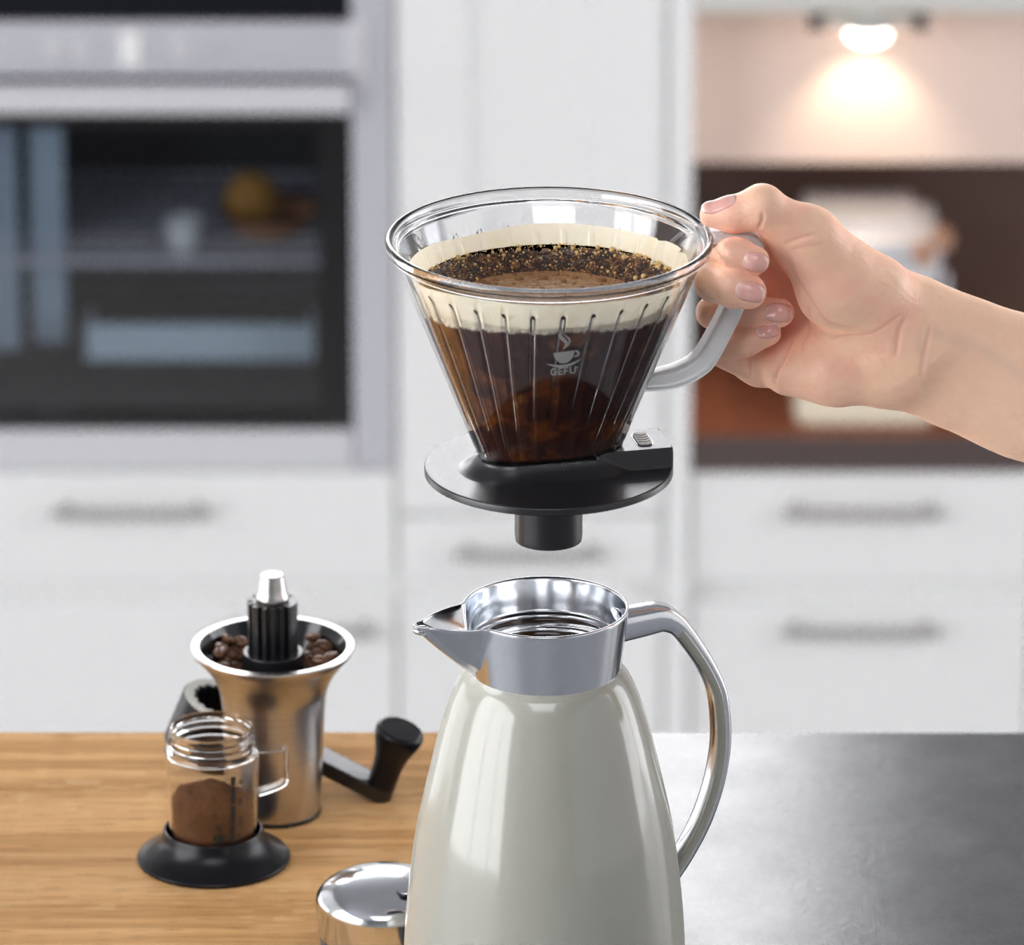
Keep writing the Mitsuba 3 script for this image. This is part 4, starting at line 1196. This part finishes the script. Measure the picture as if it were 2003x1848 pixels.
def skin_bump(p, n, uv):
    a = ns(p.x * 2600 + 3 * ns(p.x * 300, p.z * 300, p.y * 300), p.y * 2600, p.z * 1500)
    b = fbm(p.x * 900, p.y * 900, p.z * 900, octaves=2)
    u, w = p.x * 0.83 - p.z * 0.56, p.x * 0.56 + p.z * 0.83
    c = ns(u * 160, w * 900 + 2.5 * ns(u * 90, w * 90, p.y * 90), p.y * 300)
    return 0.35 * a + 0.25 * b + 0.6 * c


scene['skin'] = {'type': 'bumpmap', 'arbitrary': proc(skin_bump, 1.5e-4), 'scale': 0.00028, 'bsdf': pr({'type': 'mesh_attribute', 'name': 'vertex_color'}, 0.42, specular=0.45, sheen=0.15, flatness=0.6)}
k = 'person'
tag(k, 'bare right hand and forearm holding the dripper by its clear handle', 'person')
add(k + '__hand', hm, 'skin', smooth=True, color=col)


def nail(c, hl, hw, ang, along=FWD, up=None, grow=0.0):
    """A fingernail: a rounded plate laid on the finger's surface. c is above the surface; along is the direction towards it."""
    along = np.asarray(along, float)
    right = np.array([1.0, 0, 0]) if up is None else np.asarray(up, float)
    right = right - (right @ along) * along
    right /= np.linalg.norm(right)
    upv = np.cross(right, along)
    ca, sa = math.cos(math.radians(ang)), math.sin(math.radians(ang))
    e1, e2 = right * ca + upv * sa, -right * sa + upv * ca
    nr, na = 12, 48
    o = superellipse(hl, hw, 0.72, na)
    pts = [np.zeros(2)]
    for r in np.linspace(1 / nr, 1, nr):
        pts += list(o * r)
    pts = np.array(pts)
    P = np.asarray(c) + pts[:, :1] * e1 + pts[:, 1:] * e2 - along * 0.012
    P = P.astype(np.float32)
    gone = np.zeros(len(P), np.float32)
    for _ in range(80):
        d = np.clip(hand_sdf((P[:, 0], P[:, 1], P[:, 2])), -0.001, 0.002) * 0.8
        d = np.where(gone > 0.020, 0, d)
        gone += d
        P = P + along.astype(np.float32) * d[:, None]
    ee = 8e-4

    def gradient(P):
        return np.stack([hand_sdf(tuple((P + ee * np.eye(3, dtype=np.float32)[i])[:, j] for j in range(3))) - hand_sdf(tuple((P - ee * np.eye(3, dtype=np.float32)[i])[:, j] for j in range(3))) for i in range(3)], -1) / (2 * ee)
    for _ in range(8):
        P = (P - gradient(P) * np.clip(hand_sdf((P[:, 0], P[:, 1], P[:, 2])), -0.002, 0.002)[:, None] * 0.8).astype(np.float32)
    g_ = gradient(P)
    g_ /= np.linalg.norm(g_, axis=1, keepdims=True)
    rr_ = np.concatenate([[0], np.repeat(np.linspace(1 / nr, 1, nr), na)])
    lift = 0.00055 * (1 - rr_ ** 6) + 0.00005
    if grow: lift = lift + grow * np.clip((pts[:, 0] / hl - 0.2) / 0.8, 0, 1) ** 2
    top = P + g_ * lift[:, None]
    bot = P - g_ * 0.0006
    n0 = len(top)
    f = []
    j = np.arange(na)
    f.append(np.stack([np.zeros(na, int), 1 + j, 1 + (j + 1) % na], -1))
    for r in range(nr - 1):
        a, b = 1 + r * na + j, 1 + r * na + (j + 1) % na
        f += [np.stack([a, a + na, b + na], -1), np.stack([a, b + na, b], -1)]
    f = np.vstack(f)
    a, b = 1 + (nr - 1) * na + j, 1 + (nr - 1) * na + (j + 1) % na
    side = np.vstack([np.stack([a, a + n0, b + n0], -1), np.stack([a, b + n0, b], -1)])
    m = trimesh.Trimesh(np.vstack([top, bot]), np.vstack([f, f[:, ::-1] + n0, side]), process=False)
    if m.volume < 0: m.invert()
    # the free edge is paler
    x = np.concatenate([pts[:, 0], pts[:, 0]]) / hl
    w = np.clip((x - 0.80) / 0.06, 0, 1)[:, None]
    lun = np.clip((-0.62 - x) / 0.12, 0, 1)[:, None] * 0.4
    cc = np.array([0.70, 0.37, 0.32]) * (1 - w) + np.array([0.84, 0.74, 0.67]) * w
    cc = cc * (1 - lun) + np.array([0.80, 0.60, 0.54]) * lun
    return m, cc


scene['nail_plate'] = pr({'type': 'mesh_attribute', 'name': 'vertex_color'}, 0.2, specular=0.6)
for i, a in enumerate((((0.0917, -0.006, 0.3888), 0.0057, 0.0043, -9), ((0.0893, -0.010, 0.3766), 0.0066, 0.0044, -11), ((0.1028, 0.018, 0.3572), 0.0062, 0.0042, -4), ((0.0985, 0.018, 0.3487), 0.0055, 0.0032, 8))):
    m, cc = nail(*a)
    add(k + '__' + num('fingernail', i), m, 'nail_plate', smooth=True, color=cc, label='pale pink fingernail')
m, cc = nail((0.0760, 0.0135, 0.4085), 0.0078, 0.0050, 180, along=(0.10, 0.45, -0.89) / np.linalg.norm((0.10, 0.45, -0.89)), grow=0.0006)
add(k + '__thumbnail', m, 'nail_plate', smooth=True, color=cc, label='pale pink thumbnail')
